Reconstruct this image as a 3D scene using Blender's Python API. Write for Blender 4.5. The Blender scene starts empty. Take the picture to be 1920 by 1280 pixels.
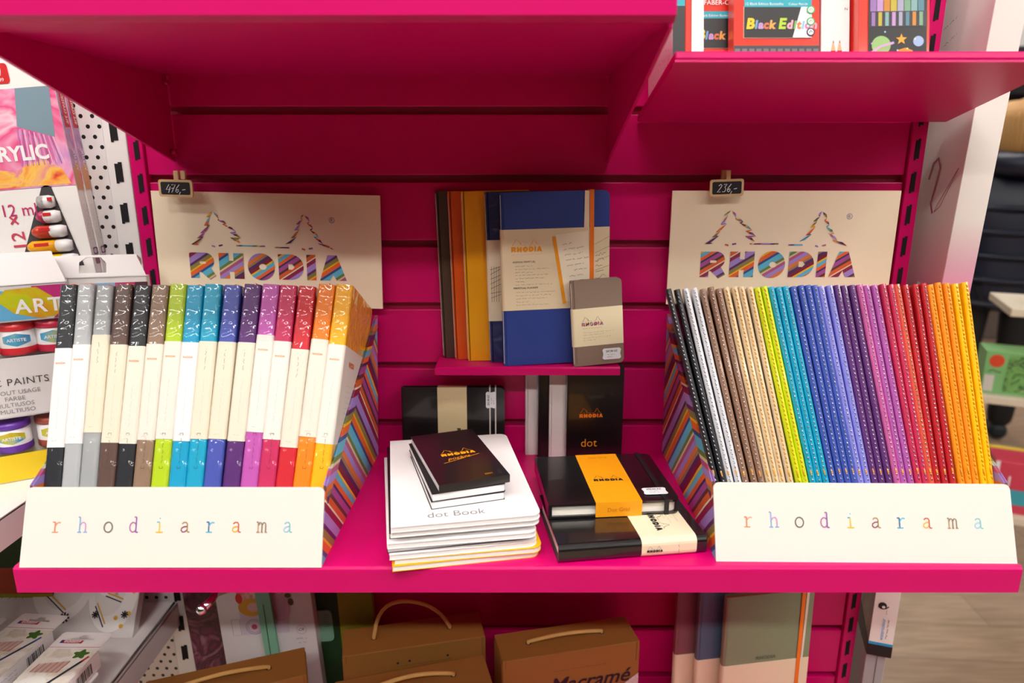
import bpy, bmesh, math, random
from mathutils import Vector, Matrix
from mathutils.geometry import tessellate_polygon
R = random.Random(7)
C = bpy.context.scene.collection
EYE = 1.45                      # eye height above the floor
F, PITCH = 1280.0, math.radians(14.2)
cP, sP = math.cos(PITCH), math.sin(PITCH)
YW = .885                       # distance of the slatwall from the eye
HS = -.3825                     # main shelf top, below the eye
def V(*a): return Vector(a)
def ray(px, py):
    u, v = (px-960)/F, (640-py)/F
    return V(u, cP+v*sP, -sP+v*cP)
def onY(px, py, Y): d = ray(px, py); return d*(Y/d.y)+V(0, 0, EYE)
def onH(px, py, H): d = ray(px, py); return d*(H/d.z)+V(0, 0, EYE)
def W(x, y, h): return V(x, y, EYE+h)
def frame(o, ex, ey, ez=None):
    ex, ey = Vector(ex).normalized(), Vector(ey)
    ez = ex.cross(ey).normalized() if ez is None else Vector(ez).normalized()
    ey = ez.cross(ex).normalized()
    m = Matrix((ex, ey, ez)).transposed().to_4x4(); m.translation = Vector(o); return m
def T(x, y, z): return Matrix.Translation((x, y, z))
def RZ(d): return Matrix.Rotation(math.radians(d), 4, 'Z')
def RX(d): return Matrix.Rotation(math.radians(d), 4, 'X')
def RY(d): return Matrix.Rotation(math.radians(d), 4, 'Y')
def FRONT(x, y, z): return frame((x, y, z), (1, 0, 0), (0, 0, 1))          # drawing plane facing -Y
def TOP(x, y, z): return frame((x, y, z), (1, 0, 0), (0, 1, 0))            # facing +Z
def SIDE_L(x, y, z): return frame((x, y, z), (0, -1, 0), (0, 0, 1))        # facing -X
def SIDE_R(x, y, z): return frame((x, y, z), (0, 1, 0), (0, 0, 1))         # facing +X

# ------------------------------------------------------------------ materials
def lin(h):
    h = h.lstrip('#'); o = []
    for i in (0, 2, 4):
        c = int(h[i:i+2], 16)/255
        o.append(c/12.92 if c <= .04045 else ((c+.055)/1.055)**2.4)
    return (*o, 1)
MC = {}
def mat(hexc, rough=.5, coat=0., metal=0., bump=None, wrap=False, emit=0, spec=.5, name=None):
    k = (hexc, rough, coat, metal, bump, wrap, emit, spec)
    if k in MC: return MC[k]
    m = bpy.data.materials.new(name or 'surface_'+hexc.strip('#')); m.use_nodes = True
    nt = m.node_tree; b = nt.nodes['Principled BSDF']
    b.inputs['Base Color'].default_value = lin(hexc)
    b.inputs['Roughness'].default_value = rough
    b.inputs['Metallic'].default_value = metal
    b.inputs['Coat Weight'].default_value = coat
    b.inputs['Coat Roughness'].default_value = .03 if wrap else .06
    b.inputs['Specular IOR Level'].default_value = spec
    if emit:
        b.inputs['Emission Color'].default_value = lin(hexc); b.inputs['Emission Strength'].default_value = emit
    tc = nt.nodes.new('ShaderNodeTexCoord')
    if bump:
        n = nt.nodes.new('ShaderNodeTexNoise'); n.inputs['Scale'].default_value = bump[0]; n.inputs['Detail'].default_value = 4
        u = nt.nodes.new('ShaderNodeBump'); u.inputs['Strength'].default_value = bump[1]; u.inputs['Distance'].default_value = .001
        nt.links.new(tc.outputs['Object'], n.inputs['Vector']); nt.links.new(n.outputs['Fac'], u.inputs['Height'])
        nt.links.new(u.outputs['Normal'], b.inputs['Normal'])
    if wrap:            # crinkled clear film over the cover
        n = nt.nodes.new('ShaderNodeTexNoise'); n.inputs['Scale'].default_value = 42; n.inputs['Detail'].default_value = 1.2
        n.inputs['Distortion'].default_value = 1.3
        u = nt.nodes.new('ShaderNodeBump'); u.inputs['Strength'].default_value = .85; u.inputs['Distance'].default_value = .0045
        nt.links.new(tc.outputs['Object'], n.inputs['Vector']); nt.links.new(n.outputs['Fac'], u.inputs['Height'])
        nt.links.new(u.outputs['Normal'], b.inputs['Coat Normal'])
    MC[k] = m; return m
def nodes(name):
    m = bpy.data.materials.new(name); m.use_nodes = True
    nt = m.node_tree; return m, nt, nt.nodes['Principled BSDF']
def N(nt, t, **kw):
    n = nt.nodes.new(t)
    for k, v in kw.items(): setattr(n, k, v)
    return n
def mth(nt, op, a, b=None):
    n = nt.nodes.new('ShaderNodeMath'); n.operation = op
    for i, x in enumerate((a, b)):
        if x is None: continue
        if isinstance(x, (int, float)): n.inputs[i].default_value = x
        else: nt.links.new(x, n.inputs[i])
    return n.outputs[0]
PAL = [('5bb6d6', 1.2), ('2b4f8f', .5), ('e8662c', .9), ('f2b90f', .35), ('8a7f45', .8), ('5a2a66', .5), ('a287cf', 1.2), ('8f2347', .8),
       ('e8dcc0', .25), ('d8602f', .8), ('5b3a33', .5), ('a64f9a', .9), ('3b2f63', .4), ('e8662c', .7), ('5bb6d6', .8), ('f2b90f', .4),
       ('7a1b36', .8), ('4d2a66', .6), ('9a7a5a', .5), ('e07a35', .7), ('a287cf', .9), ('b3567f', .6), ('d8c7a0', .4), ('6a7e3a', .6)]
def stripes(name, a, b, c, period, shift=0.):
    m, nt, bs = nodes(name)
    tc = N(nt, 'ShaderNodeTexCoord'); sx = N(nt, 'ShaderNodeSeparateXYZ'); nt.links.new(tc.outputs['Object'], sx.inputs[0])
    s = mth(nt, 'ADD', mth(nt, 'ADD', mth(nt, 'MULTIPLY', sx.outputs[0], a), mth(nt, 'MULTIPLY', sx.outputs[1], b)), mth(nt, 'MULTIPLY', sx.outputs[2], c))
    f = mth(nt, 'FRACT', mth(nt, 'ADD', mth(nt, 'DIVIDE', s, period), 20.+shift))
    cr = N(nt, 'ShaderNodeValToRGB'); cr.color_ramp.interpolation = 'CONSTANT'
    tot = sum(w for _, w in PAL); p = 0
    for i, (h, w) in enumerate(PAL):
        e = cr.color_ramp.elements[0] if i == 0 else cr.color_ramp.elements.new(p)
        if i == 0: cr.color_ramp.elements.remove(cr.color_ramp.elements[1])
        e.position = p; e.color = lin(h); p += w/tot
    nt.links.new(f, cr.inputs[0]); nt.links.new(cr.outputs[0], bs.inputs['Base Color'])
    bs.inputs['Roughness'].default_value = .4
    return m
def splash(name, cols, scale, base=None, dist=1.5):          # watery paint print
    m, nt, bs = nodes(name)
    tc = N(nt, 'ShaderNodeTexCoord'); n = N(nt, 'ShaderNodeTexNoise'); n.inputs['Scale'].default_value = scale
    n.inputs['Detail'].default_value = 3; n.inputs['Distortion'].default_value = dist
    cr = N(nt, 'ShaderNodeValToRGB')
    for i, h in enumerate(cols):
        p = .3+.4*i/(len(cols)-1)
        if i < 2: e = cr.color_ramp.elements[i]; e.position = p
        else: e = cr.color_ramp.elements.new(p)
        e.color = lin(h)
    nt.links.new(tc.outputs['Object'], n.inputs['Vector']); nt.links.new(n.outputs['Fac'], cr.inputs[0])
    nt.links.new(cr.outputs[0], bs.inputs['Base Color']); bs.inputs['Roughness'].default_value = .35
    return m

PINK = mat('#cd0066', .36, spec=.3, bump=(700, .09), name='pink_powder_coat')
PINKD = mat('#a00045', .5, name='pink_groove')
WHITE = mat('#e9e7e6', .4, name='white_powder_coat')
CARD = mat('#f9e9cc', .55, bump=(240, .05), name='cream_card')
CARDF = mat('#e4ded6', .5, name='ivory_card')
PAPER = mat('#f4efe4', .7, name='page_paper')
PAPERW = mat('#f1eff0', .6, name='white_paper')
BLACK = mat('#141214', .28, coat=.4, name='black_cover')
BLACKM = mat('#17161a', .5, name='black_print')
INK = mat('#4a4742', .6, name='grey_ink')
ORANGE = mat('#f07a12', .5, name='orange_print')
GOLD = mat('#f4a009', .5, name='amber_print')
KRAFT = mat('#966527', .75, bump=(300, .12), name='kraft_card')
ROPE = mat('#d9ab62', .8, bump=(900, .5), name='paper_rope')
CHROME = mat('#d8d8d8', .15, metal=1., name='chrome')
WOOD = mat('#d9b98a', .6, bump=(200, .2), name='pale_wood')
DARKGAP = mat('#0d0a0c', .9, name='dark_slot')
LABELW = mat('#eef0f6', .5, name='white_sticker')
STR_D = stripes('striped_card', 0, 1, 1, .215)
STR_F = stripes('striped_card_edge', 0, .25, 1.5, .23, .35)
STR_L = stripes('striped_logo', -.62, 0, 1, .105, .2)
STR_S = stripes('striped_logo_small', -.62, 0, 1, .03, .35)

# ------------------------------------------------------------------ mesh building
def rr(w, h, r, n=5, corners='1111'):            # rounded rectangle from (0,0), corners: bl br tr tl
    pts = []
    for i, (cx, cy, a) in enumerate(((0, 0, 180), (w, 0, 270), (w, h, 0), (0, h, 90))):
        if corners[i] == '0' or r <= 0: pts.append((cx, cy)); continue
        ox, oy = (r if cx == 0 else w-r), (r if cy == 0 else h-r)
        for k in range(n+1):
            t = math.radians(a+90*k/n); pts.append((ox+r*math.cos(t), oy+r*math.sin(t)))
    return pts
def circ(cx, cy, rx, ry=None, n=24, a0=0):
    ry = rx if ry is None else ry
    return [(cx+rx*math.cos(2*math.pi*k/n+a0), cy+ry*math.sin(2*math.pi*k/n+a0)) for k in range(n)]
TXT = {}
def glyphs(s, bold=0, shear=0, sp=1.0):
    k = (s, bold, shear, sp)
    if k in TXT: return TXT[k]
    cu = bpy.data.curves.new('t', 'FONT'); cu.body = s; cu.size = 1; cu.offset = bold; cu.shear = shear; cu.space_character = sp
    cu.resolution_u = 3; cu.fill_mode = 'FRONT'
    o = bpy.data.objects.new('t', cu); C.objects.link(o)
    dg = bpy.context.evaluated_depsgraph_get(); dg.update()
    me = o.evaluated_get(dg).to_mesh()
    vs = [tuple(v.co) for v in me.vertices]; fs = [tuple(p.vertices) for p in me.polygons]
    o.evaluated_get(dg).to_mesh_clear()
    bpy.data.objects.remove(o); bpy.data.curves.remove(cu)
    TXT[k] = (vs, fs); return TXT[k]
class B:
    def __init__(s): s.v = []; s.f = []; s.i = []; s.m = []; s.sm = []
    def mi(s, m):
        if m not in s.m: s.m.append(m)
        return s.m.index(m)
    def add(s, vs, fs, m, M=None, smooth=False):
        b = len(s.v)
        s.v += [tuple(M @ Vector(p)) if M else tuple(p) for p in vs]
        s.f += [tuple(b+k for k in f) for f in fs]; s.i += [s.mi(m)]*len(fs); s.sm += [smooth]*len(fs)
        return s
    def box(s, x0, y0, z0, x1, y1, z1, m, M=None, bev=0):
        if bev:
            bm = bmesh.new(); bmesh.ops.create_cube(bm, size=1)
            for v in bm.verts: v.co = ((x0+x1)/2+v.co.x*(x1-x0), (y0+y1)/2+v.co.y*(y1-y0), (z0+z1)/2+v.co.z*(z1-z0))
            bmesh.ops.bevel(bm, geom=bm.edges[:], offset=bev, segments=2, affect='EDGES', profile=.5)
            s.bm(bm, m, M); return s
        return s.add([(x0,y0,z0),(x1,y0,z0),(x1,y1,z0),(x0,y1,z0),(x0,y0,z1),(x1,y0,z1),(x1,y1,z1),(x0,y1,z1)],
                     [(0,3,2,1),(4,5,6,7),(0,1,5,4),(1,2,6,5),(2,3,7,6),(3,0,4,7)], m, M)
    def bm(s, bm, m, M=None, smooth=False):
        bm.verts.index_update()
        s.add([tuple(v.co) for v in bm.verts], [tuple(v.index for v in f.verts) for f in bm.faces], m, M, smooth); bm.free(); return s
    def poly(s, pts, m, M, holes=None, z=0):
        if holes:
            loops = [[Vector((x, y, 0)) for x, y in pts]]+[[Vector((x, y, 0)) for x, y in h] for h in holes]
            tri = tessellate_polygon(loops); vs = [(p.x, p.y, z) for l in loops for p in l]
            fs = []
            for t in tri:
                a, b, c = (Vector(vs[k]) for k in t)
                fs.append(t if (b-a).cross(c-a).z > 0 else t[::-1])
            return s.add(vs, fs, m, M)
        ar = sum(pts[k][0]*pts[(k+1) % len(pts)][1]-pts[(k+1) % len(pts)][0]*pts[k][1] for k in range(len(pts)))
        if ar < 0: pts = pts[::-1]
        return s.add([(x, y, z) for x, y in pts], [tuple(range(len(pts)))], m, M)
    def prism(s, pts, z0, z1, m, M=None, ms=None, smooth=False):     # extrude along local z
        ar = sum(pts[k][0]*pts[(k+1) % len(pts)][1]-pts[(k+1) % len(pts)][0]*pts[k][1] for k in range(len(pts)))
        if ar < 0: pts = pts[::-1]
        n = len(pts); vs = [(x, y, z0) for x, y in pts]+[(x, y, z1) for x, y in pts]
        s.add(vs, [tuple(range(n-1, -1, -1)), tuple(range(n, 2*n))], m, M)
        return s.add(vs, [(k, (k+1) % n, n+(k+1) % n, n+k) for k in range(n)], ms or m, M, smooth)
    def ribbon(s, path, w, m, M, z=0):
        vs, fs = [], []
        n = len(path)
        for k, (x, y) in enumerate(path):
            a = path[max(k-1, 0)]; b = path[min(k+1, n-1)]
            d = Vector((b[0]-a[0], b[1]-a[1])); d = d.normalized() if d.length else Vector((1, 0))
            p = Vector((-d.y, d.x))*w/2
            vs += [(x+p.x, y+p.y, z), (x-p.x, y-p.y, z)]
        for k in range(n-1): fs.append((2*k+1, 2*k+3, 2*k+2, 2*k))
        return s.add(vs, fs, m, M)
    def tube(s, path, r, m, n=8, M=None, caps=True):
        pts = [Vector(p) for p in path]; vs, fs = [], []
        up = Vector((0, 0, 1)); prev = None
        for k, p in enumerate(pts):
            d = (pts[min(k+1, len(pts)-1)]-pts[max(k-1, 0)]).normalized()
            a = prev if prev else (up if abs(d.dot(up)) < .9 else Vector((1, 0, 0)))
            a = (a-d*a.dot(d)).normalized(); prev = a; b = d.cross(a)
            rad = r[k] if isinstance(r, (list, tuple)) else r
            vs += [tuple(p+(a*math.cos(2*math.pi*j/n)+b*math.sin(2*math.pi*j/n))*rad) for j in range(n)]
        for k in range(len(pts)-1):
            for j in range(n): fs.append((k*n+j, k*n+(j+1) % n, (k+1)*n+(j+1) % n, (k+1)*n+j))
        if caps: fs += [tuple(range(n-1, -1, -1)), tuple(range((len(pts)-1)*n, len(pts)*n))]
        return s.add(vs, fs, m, M, True)
    def lathe(s, prof, m, M=None, n=28):
        vs, fs = [], []
        for r_, z in prof: vs += [(r_*math.cos(2*math.pi*j/n), r_*math.sin(2*math.pi*j/n), z) for j in range(n)]
        for k in range(len(prof)-1):
            for j in range(n): fs.append((k*n+j, k*n+(j+1) % n, (k+1)*n+(j+1) % n, (k+1)*n+j))
        return s.add(vs, fs, m, M, True)
    def text(s, t, size, m, M, align='l', bold=0, shear=0, sp=1.0, z=0, stretch=1):
        vs, fs = glyphs(t, bold, shear, sp)
        if not vs: return s
        x0, x1 = min(v[0] for v in vs), max(v[0] for v in vs)
        dx = -x0 if align == 'l' else (-(x0+x1)/2 if align == 'c' else -x1)
        return s.add([((x+dx)*size*stretch, y*size, z) for x, y, _ in vs], fs, m, M)
    def fit(s, t, width, m, M, **k):             # text scaled to a width
        vs, fs = glyphs(t, k.get('bold', 0), k.get('shear', 0), k.get('sp', 1.0))
        w = max(v[0] for v in vs)-min(v[0] for v in vs)
        return s.text(t, width/w, m, M, **k)
    def make(s, name, parent=None):
        me = bpy.data.meshes.new(name); me.from_pydata(s.v, [], s.f)
        for m in s.m: me.materials.append(m)
        me.polygons.foreach_set('material_index', s.i); me.polygons.foreach_set('use_smooth', s.sm)
        me.update()
        o = bpy.data.objects.new(name, me); C.objects.link(o)
        if parent: o.parent = parent
        return o
def tag(o, label, cat, group=None):
    o['label'] = label; o['category'] = cat
    if group: o['group'] = group
    return o
def thing(name, label, cat, M=None, group=None):
    o = bpy.data.objects.new(name, None); C.objects.link(o); o.empty_display_size = .02
    if M is not None: o.matrix_world = M
    return tag(o, label, cat, group)
def solo(name, b, label, cat, M=None, group=None):
    o = b.make(name)
    if M is not None: o.matrix_world = M
    return tag(o, label, cat, group)
def struct(name, b):
    o = b.make(name); o['kind'] = 'structure'; return o
def lab(o, t): o['label'] = t; return o

# ------------------------------------------------------------------ logo and letter shapes
def arc(cx, cy, r, a0, a1, n=10): return [(cx+r*math.cos(math.radians(a0+(a1-a0)*k/n)), cy+r*math.sin(math.radians(a0+(a1-a0)*k/n))) for k in range(n+1)]
LOGO = [
    ([(0, 0), (0, 1), (.62, 1)]+arc(.62, .67, .33, 90, -55, 10)+[(1.0, .1), (.74, -.06), (.42, .24), (.34, .24), (.34, 0)], [[(.38, .56), (.38, .66), (.6, .66), (.64, .61), (.6, .56)]]),
    ([(1.146, 0), (1.146, 1), (1.53, 1), (1.53, .7), (1.72, .7), (1.72, 1), (2.1, 1), (2.1, 0), (1.72, 0), (1.72, .28), (1.53, .28), (1.53, 0)], None),
    (arc(2.79, .49, .53, 0, 345, 30), [circ(2.85, .49, .15, .12, 10)]),
    ([(3.464, 0), (3.464, 1), (3.95, 1)]+arc(3.95, .5, .5, 88, -88, 14)+[(3.95, 0)], [[(3.85, .4), (3.85, .62), (4.0, .62), (4.1, .5), (4.0, .4)]]),
    ([(4.573, 0), (4.573, 1), (4.93, 1), (4.93, 0)], None),
    ([(5.07, 0), (5.4, 1), (5.76, 1), (6.12, 0), (5.73, 0), (5.6, .25), (5.47, 0)], None)]
TREES = [[((x-370)/192, (882-y)/192) for x, y in t] for t in (
    ((570, 385), (520, 425), (550, 424), (500, 490), (547, 484), (468, 545), (502, 540), (440, 584), (492, 574), (393, 630), (455, 630)),
    ((578, 386), (612, 438), (606, 448), (668, 470), (638, 476), (738, 530), (688, 536), (770, 577), (688, 574), (766, 616)),
    ((1242, 393), (1218, 418), (1232, 432), (1185, 465), (1215, 464), (1168, 510), (1206, 506), (1140, 568), (1182, 562), (1095, 615)),
    ((1246, 393), (1286, 445), (1264, 456), (1308, 492), (1284, 505), (1350, 557), (1308, 553), (1382, 612), (1340, 602), (1462, 650)))]
def logo(b, M, width, m, trees=True, lm=None, tw=.09):
    k = width/6.12; Mk = M @ Matrix.Scale(k, 4)
    for o, h in LOGO: b.poly(o, m, Mk, h)
    if trees:
        lm = lm or m
        for side in TREES:
            for q in range(len(side)-1):
                (xa, ya), (xb, yb) = side[q], side[q+1]
                d = Vector((xb-xa, yb-ya)); n = Vector((-d.y, d.x)).normalized()*tw*(.75 if q % 2 == 0 else .5)
                b.poly([(xa, ya), (xa+d.x*.6+n.x, ya+d.y*.6+n.y), (xb, yb), (xa+d.x*.4-n.x*.3, ya+d.y*.4-n.y*.3)], lm, Mk, z=.0015*q)
        for ax, by in ((1.04, 1.31), (4.54, 1.26)):
            b.ribbon([(ax-.12, by-.03), (ax+.0, by-.07)], .06, lm, Mk); b.ribbon([(ax+.15, by-.03), (ax+.3, by-.0)], .06, lm, Mk)
        b.ribbon([(1.87, 1.3), (2.99, 1.3)], .05, lm, Mk); b.ribbon([(3.37, 1.26), (3.93, 1.26)], .05, lm, Mk)
SL = {  # slab serif strokes, x-height 1
 'r': [[(.3, 0), (.3, 1)], [(.02, 0), (.66, 0)], [(.05, 1), (.3, 1)], [(.3, .6), (.45, .86), (.65, .98), (.86, .93)]],
 'h': [[(.2, 0), (.2, 1.5)], [(0, 1.5), (.2, 1.5)], [(0, 0), (.4, 0)], [(.2, .66), (.4, .93), (.62, .98), (.78, .82), (.8, .6), (.8, 0)], [(.6, 0), (1, 0)]],
 'o': [[(.5+.42*math.cos(a*math.pi/8), .5+.5*math.sin(a*math.pi/8)) for a in range(17)]],
 'd': [[(.72, .25), (.55, .05), (.35, .02), (.15, .2), (.08, .5), (.15, .8), (.35, .98), (.55, .95), (.72, .75)], [(.72, 1.5), (.72, 0)], [(.5, 1.5), (.72, 1.5)], [(.72, 0), (.95, 0)]],
 'i': [[(.5, 0), (.5, 1)], [(.22, 1), (.5, 1)], [(.15, 0), (.88, 0)], [(.46, 1.38), (.56, 1.38)]],
 'a': [[(.18, .82), (.35, .98), (.6, .97), (.72, .8), (.72, .1), (.8, .02), (.98, 0)], [(.72, .58), (.4, .55), (.15, .4), (.12, .18), (.28, .02), (.5, .05), (.72, .25)]],
 'm': [[(.12, 0), (.12, 1)], [(-.05, 1), (.12, 1)], [(-.05, 0), (.28, 0)], [(.12, .7), (.3, .97), (.45, .9), (.5, .7), (.5, 0)], [(.4, 0), (.62, 0)], [(.5, .7), (.68, .97), (.83, .9), (.88, .7), (.88, 0)], [(.78, 0), (1.05, 0)]]}
def scribble(b, M, x, y, w, h, m, lw=.0003, seed=0, dense=.55):           # unreadable handwriting or very small print
    r = random.Random(seed); p = []; cx = x
    while cx < x+w:
        wl = r.uniform(2, 5)*h
        p = []
        t = cx
        while t < min(cx+wl, x+w):
            p.append((t, y+r.uniform(0, h))); t += h*dense
        if len(p) > 1: b.ribbon(p, lw, m, M)
        cx += wl+h*.9
def barcode(b, M, w, h, m, seed=0):
    r = random.Random(seed); x = 0
    while x < w:
        t = r.choice((.0006, .0009, .0014)); b.poly([(x, 0), (x+t, 0), (x+t, h), (x, h)], m, M); x += t+r.choice((.0006, .001, .0013))

# ================================================================== SETTING
fl, nt, bs = nodes('grey_oak_vinyl')
tc = N(nt, 'ShaderNodeTexCoord'); mp = N(nt, 'ShaderNodeMapping'); mp.inputs['Rotation'].default_value = (0, 0, math.radians(4))
br = N(nt, 'ShaderNodeTexBrick'); br.inputs['Scale'].default_value = 1.; br.inputs['Brick Width'].default_value = .95; br.inputs['Row Height'].default_value = .17
br.inputs['Mortar Size'].default_value = .0012; br.inputs['Color1'].default_value = lin('#9a8069'); br.inputs['Color2'].default_value = lin('#b0977e'); br.inputs['Mortar'].default_value = lin('#6d5f55')
nz = N(nt, 'ShaderNodeTexNoise'); nz.inputs['Scale'].default_value = 6; nz.inputs['Detail'].default_value = 6
mp2 = N(nt, 'ShaderNodeMapping'); mp2.inputs['Scale'].default_value = (1, 9, 1)
mx = N(nt, 'ShaderNodeMix', data_type='RGBA', blend_type='OVERLAY'); mx.inputs[0].default_value = .45
nt.links.new(tc.outputs['Object'], mp.inputs[0]); nt.links.new(mp.outputs[0], br.inputs['Vector'])
nt.links.new(tc.outputs['Object'], mp2.inputs[0]); nt.links.new(mp2.outputs[0], nz.inputs['Vector'])
nt.links.new(br.outputs['Color'], mx.inputs[6]); nt.links.new(nz.outputs['Fac'], mx.inputs[7]); nt.links.new(mx.outputs[2], bs.inputs['Base Color'])
bs.inputs['Roughness'].default_value = .45
struct('floor', B().box(-5, -5, -.1, 8, 9, 0, fl))
struct('ceiling', B().box(-5, -5, 3.2, 8, 9, 3.3, mat('#77746f', .8, name='ceiling_paint')))
wm = mat('#cfc9c4', .8, name='wall_paint')
struct('wall_back', B().box(-5, 9, 0, 8, 9.1, 3.2, wm))
struct('wall_right', B().box(8, -5, 0, 8.1, 9, 3.2, wm))
wd_ = mat('#3f3a38', .8, name='dark_wall_paint')
struct('wall_left', B().box(-5.1, -5, 0, -5, 9, 3.2, wd_))
struct('wall_front', B().box(-5, -5.1, 0, 8, -5, 3.2, wd_))
LAMP = mat('#fffaf4', .5, emit=36, name='lamp_diffuser')
LH = mat('#f0f0f0', .5, name='lamp_housing')
def lamp(x, y, lx, ly, label):
    t = thing('ceiling_light', label, 'lamp', T(x, y, 3.2), 'strip lights on the ceiling')
    b = B(); b.box(-lx/2-.02, -ly/2-.02, -.06, lx/2+.02, ly/2+.02, 0, LH); b.make('housing', t)
    b = B(); b.box(-lx/2, -ly/2, -.07, lx/2, ly/2, -.06, LAMP); b.make('diffuser', t)
for i, (y, nm) in enumerate(((-.36, 'above the aisle'), (-1.7, 'one row behind the aisle'), (3.6, 'beyond the pink shelves'), (6.4, 'near the back wall'))):
    for x, s in ((-2.2, 'first'), (.0, 'second'), (2.2, 'third'), (4.4, 'fourth')):
        if y == 3.6 and x < 1: continue
        lamp(x, y, 1.6, .205 if y == -.36 else .15 if y < 0 else .16, 'white ceiling strip light %s, %s of its row' % (nm, s))

# ================================================================== PINK BAY
XL, XR = -.458, .494
b = B()
b.box(XL, YW+.009, 0, XR, YW+.02, 1.95, PINKD)
zt = EYE+.0695+.0817*6
while zt > .1:
    z0 = max(zt-.0817+.0045, 0); z1 = zt-.0045
    b.box(XL, YW, z0, XR, YW+.0095, z1, PINK, bev=.0012)
    zt -= .0817
solo('slatwall', b, 'pink slatted back panel with dark horizontal grooves behind the shelves', 'wall panel')
def upright(x0, x1, sx0, sx1, m, pitch, sh, z0, z1, label, ph=0):
    b = B(); b.box(x0, YW-.004, z0, x1, YW+.03, z1, m, bev=.0012); z = z0+.02+ph
    while z < z1-.05:
        w = sx1-sx0
        b.prism([(w*.12, .002), (w*.12, 0), (w*.4, 0), (w*.4, .002), (w*.88, .002), (w*.88, sh), (w*.5, sh), (w*.5, sh-.002), (w*.12, sh-.002)], 0, .0006, DARKGAP, FRONT(sx0, YW-.0042, z)); z += pitch
    solo('shelf_upright', b, label, 'upright')
upright(-.477, -.459, -.4705, -.4625, PINK, .04, .024, 0, 1.95, 'pink slotted upright beside the white perforated bay')
upright(.495, .514, .5, .5075, PINK, .04, .026, 0, 1.95, 'pink slotted upright beside the tall pale box')
upright(-.506, -.478, -.498, -.486, WHITE, .05, .026, 0, 1.95, 'white slotted upright between the perforated panel and the pink bay', .012)

# perforated white panel (holes as procedural hexagonal pattern)
pm, nt, bs = nodes('perforated_steel')
tc = N(nt, 'ShaderNodeTexCoord'); sx = N(nt, 'ShaderNodeSeparateXYZ'); nt.links.new(tc.outputs['Object'], sx.inputs[0])
def dots(ox, oz):
    a, c = .0142, .0246
    u = mth(nt, 'MULTIPLY', mth(nt, 'SUBTRACT', mth(nt, 'FRACT', mth(nt, 'ADD', mth(nt, 'DIVIDE', sx.outputs[0], a), 200+ox)), .5), a)
    v = mth(nt, 'MULTIPLY', mth(nt, 'SUBTRACT', mth(nt, 'FRACT', mth(nt, 'ADD', mth(nt, 'DIVIDE', sx.outputs[2], c), 200+oz)), .5), c)
    d = mth(nt, 'SQRT', mth(nt, 'ADD', mth(nt, 'MULTIPLY', u, u), mth(nt, 'MULTIPLY', v, v)))
    return mth(nt, 'LESS_THAN', d, .0026)
hole = mth(nt, 'MAXIMUM', dots(0, 0), dots(.5, .5))
mx = N(nt, 'ShaderNodeMix', data_type='RGBA'); nt.links.new(hole, mx.inputs[0]); mx.inputs[6].default_value = lin('#e6e3e3'); mx.inputs[7].default_value = lin('#151315')
nt.links.new(mx.outputs[2], bs.inputs['Base Color']); bs.inputs['Roughness'].default_value = .4
solo('pegboard', B().box(-1.5, YW, 0, -.508, YW+.02, 1.95, pm), 'white perforated metal back panel beside the pink bay', 'wall panel')

# main shelf
def shelf(name, label, x0, x1, yf, yb, zt, lip, m, th=.003, flange=.02, brackets=None, group=None):
    t = thing(name, label, 'shelf', T(0, 0, 0), group)
    r = .004; prof = [(yb, zt), (yf+r, zt)]+[(yf+r-r*math.sin(a), zt-r+r*math.cos(a)) for a in (math.pi/8, math.pi/4, 3*math.pi/8, math.pi/2)]
    prof += [(yf, zt-lip), (yf+flange, zt-lip), (yf+flange, zt-lip+th), (yf+th, zt-lip+th), (yf+th, zt-th), (yb, zt-th)]
    b = B(); b.prism(prof, x0, x1, m, frame((0, 0, 0), (0, 1, 0), (0, 0, 1), (1, 0, 0)))
    b.box(x0, yf+th, zt-lip*.8, x0+th, yb, zt-th/2, m); b.box(x1-th, yf+th, zt-lip*.8, x1, yb, zt-th/2, m)
    b.make('shelf_board', t)
    for bx in (brackets or ()):
        b = B(); b.prism([(yf+.03, zt-lip*.85), (yb, zt-.1), (yb, zt-th), (yf+.03, zt-th)], bx, bx+.004, m, frame((0, 0, 0), (0, 1, 0), (0, 0, 1), (1, 0, 0)))
        b.make('bracket', t)
    return t
shelf('metal_shelf', 'long pink metal shelf carrying both display trays and the notebook stacks', -.4945, .506, .6, YW-.001, EYE+HS, .028, PINK, brackets=(-.45, .484))
HB = -.785
shelf('metal_shelf', 'low pink metal shelf under the cardboard kits and soft notebooks', -.457, .492, .5, YW-.001, EYE+HB, .03, PINK)

# upper shelf with tapered brackets above the thick hardcovers
t = thing('bracket_shelf', 'empty looking pink shelf with tapered side brackets above the hardcover tray', 'shelf', T(0, 0, 0))
X0, X1, yf = -.42, .118, .55
h0 = EYE+.1065
b = B()
prof = [(yf, h0+.004), (yf+.006, h0), (yf+.046, h0), (yf+.046, h0+.003), (YW-.001, h0+.003), (YW-.001, h0+.006), (yf+.05, h0+.006), (yf+.004, h0+.006), (yf+.003, h0+.05), (yf+.0, h0+.05)]
b.prism(prof, X0, X1+.004, PINK, frame((0, 0, 0), (0, 1, 0), (0, 0, 1), (1, 0, 0)))
b.make('shelf_board', t)
for x in (X0-.003, X1):
    b = B(); b.prism([(yf+.006, h0+.002), (yf+.006, h0-.004), (YW-.002, EYE+.008), (YW-.002, h0+.04), (yf+.006, h0+.04)], x, x+.003, PINK, frame((0, 0, 0), (0, 1, 0), (0, 0, 1), (1, 0, 0)))
    b.make('bracket', t)
for z in (h0-.006, EYE+.02):
    b = B(); b.tube([(X0, YW-.012, z), (X0+.006, YW-.012, z)], .0035, PINK); b.make('pin', t)

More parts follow.
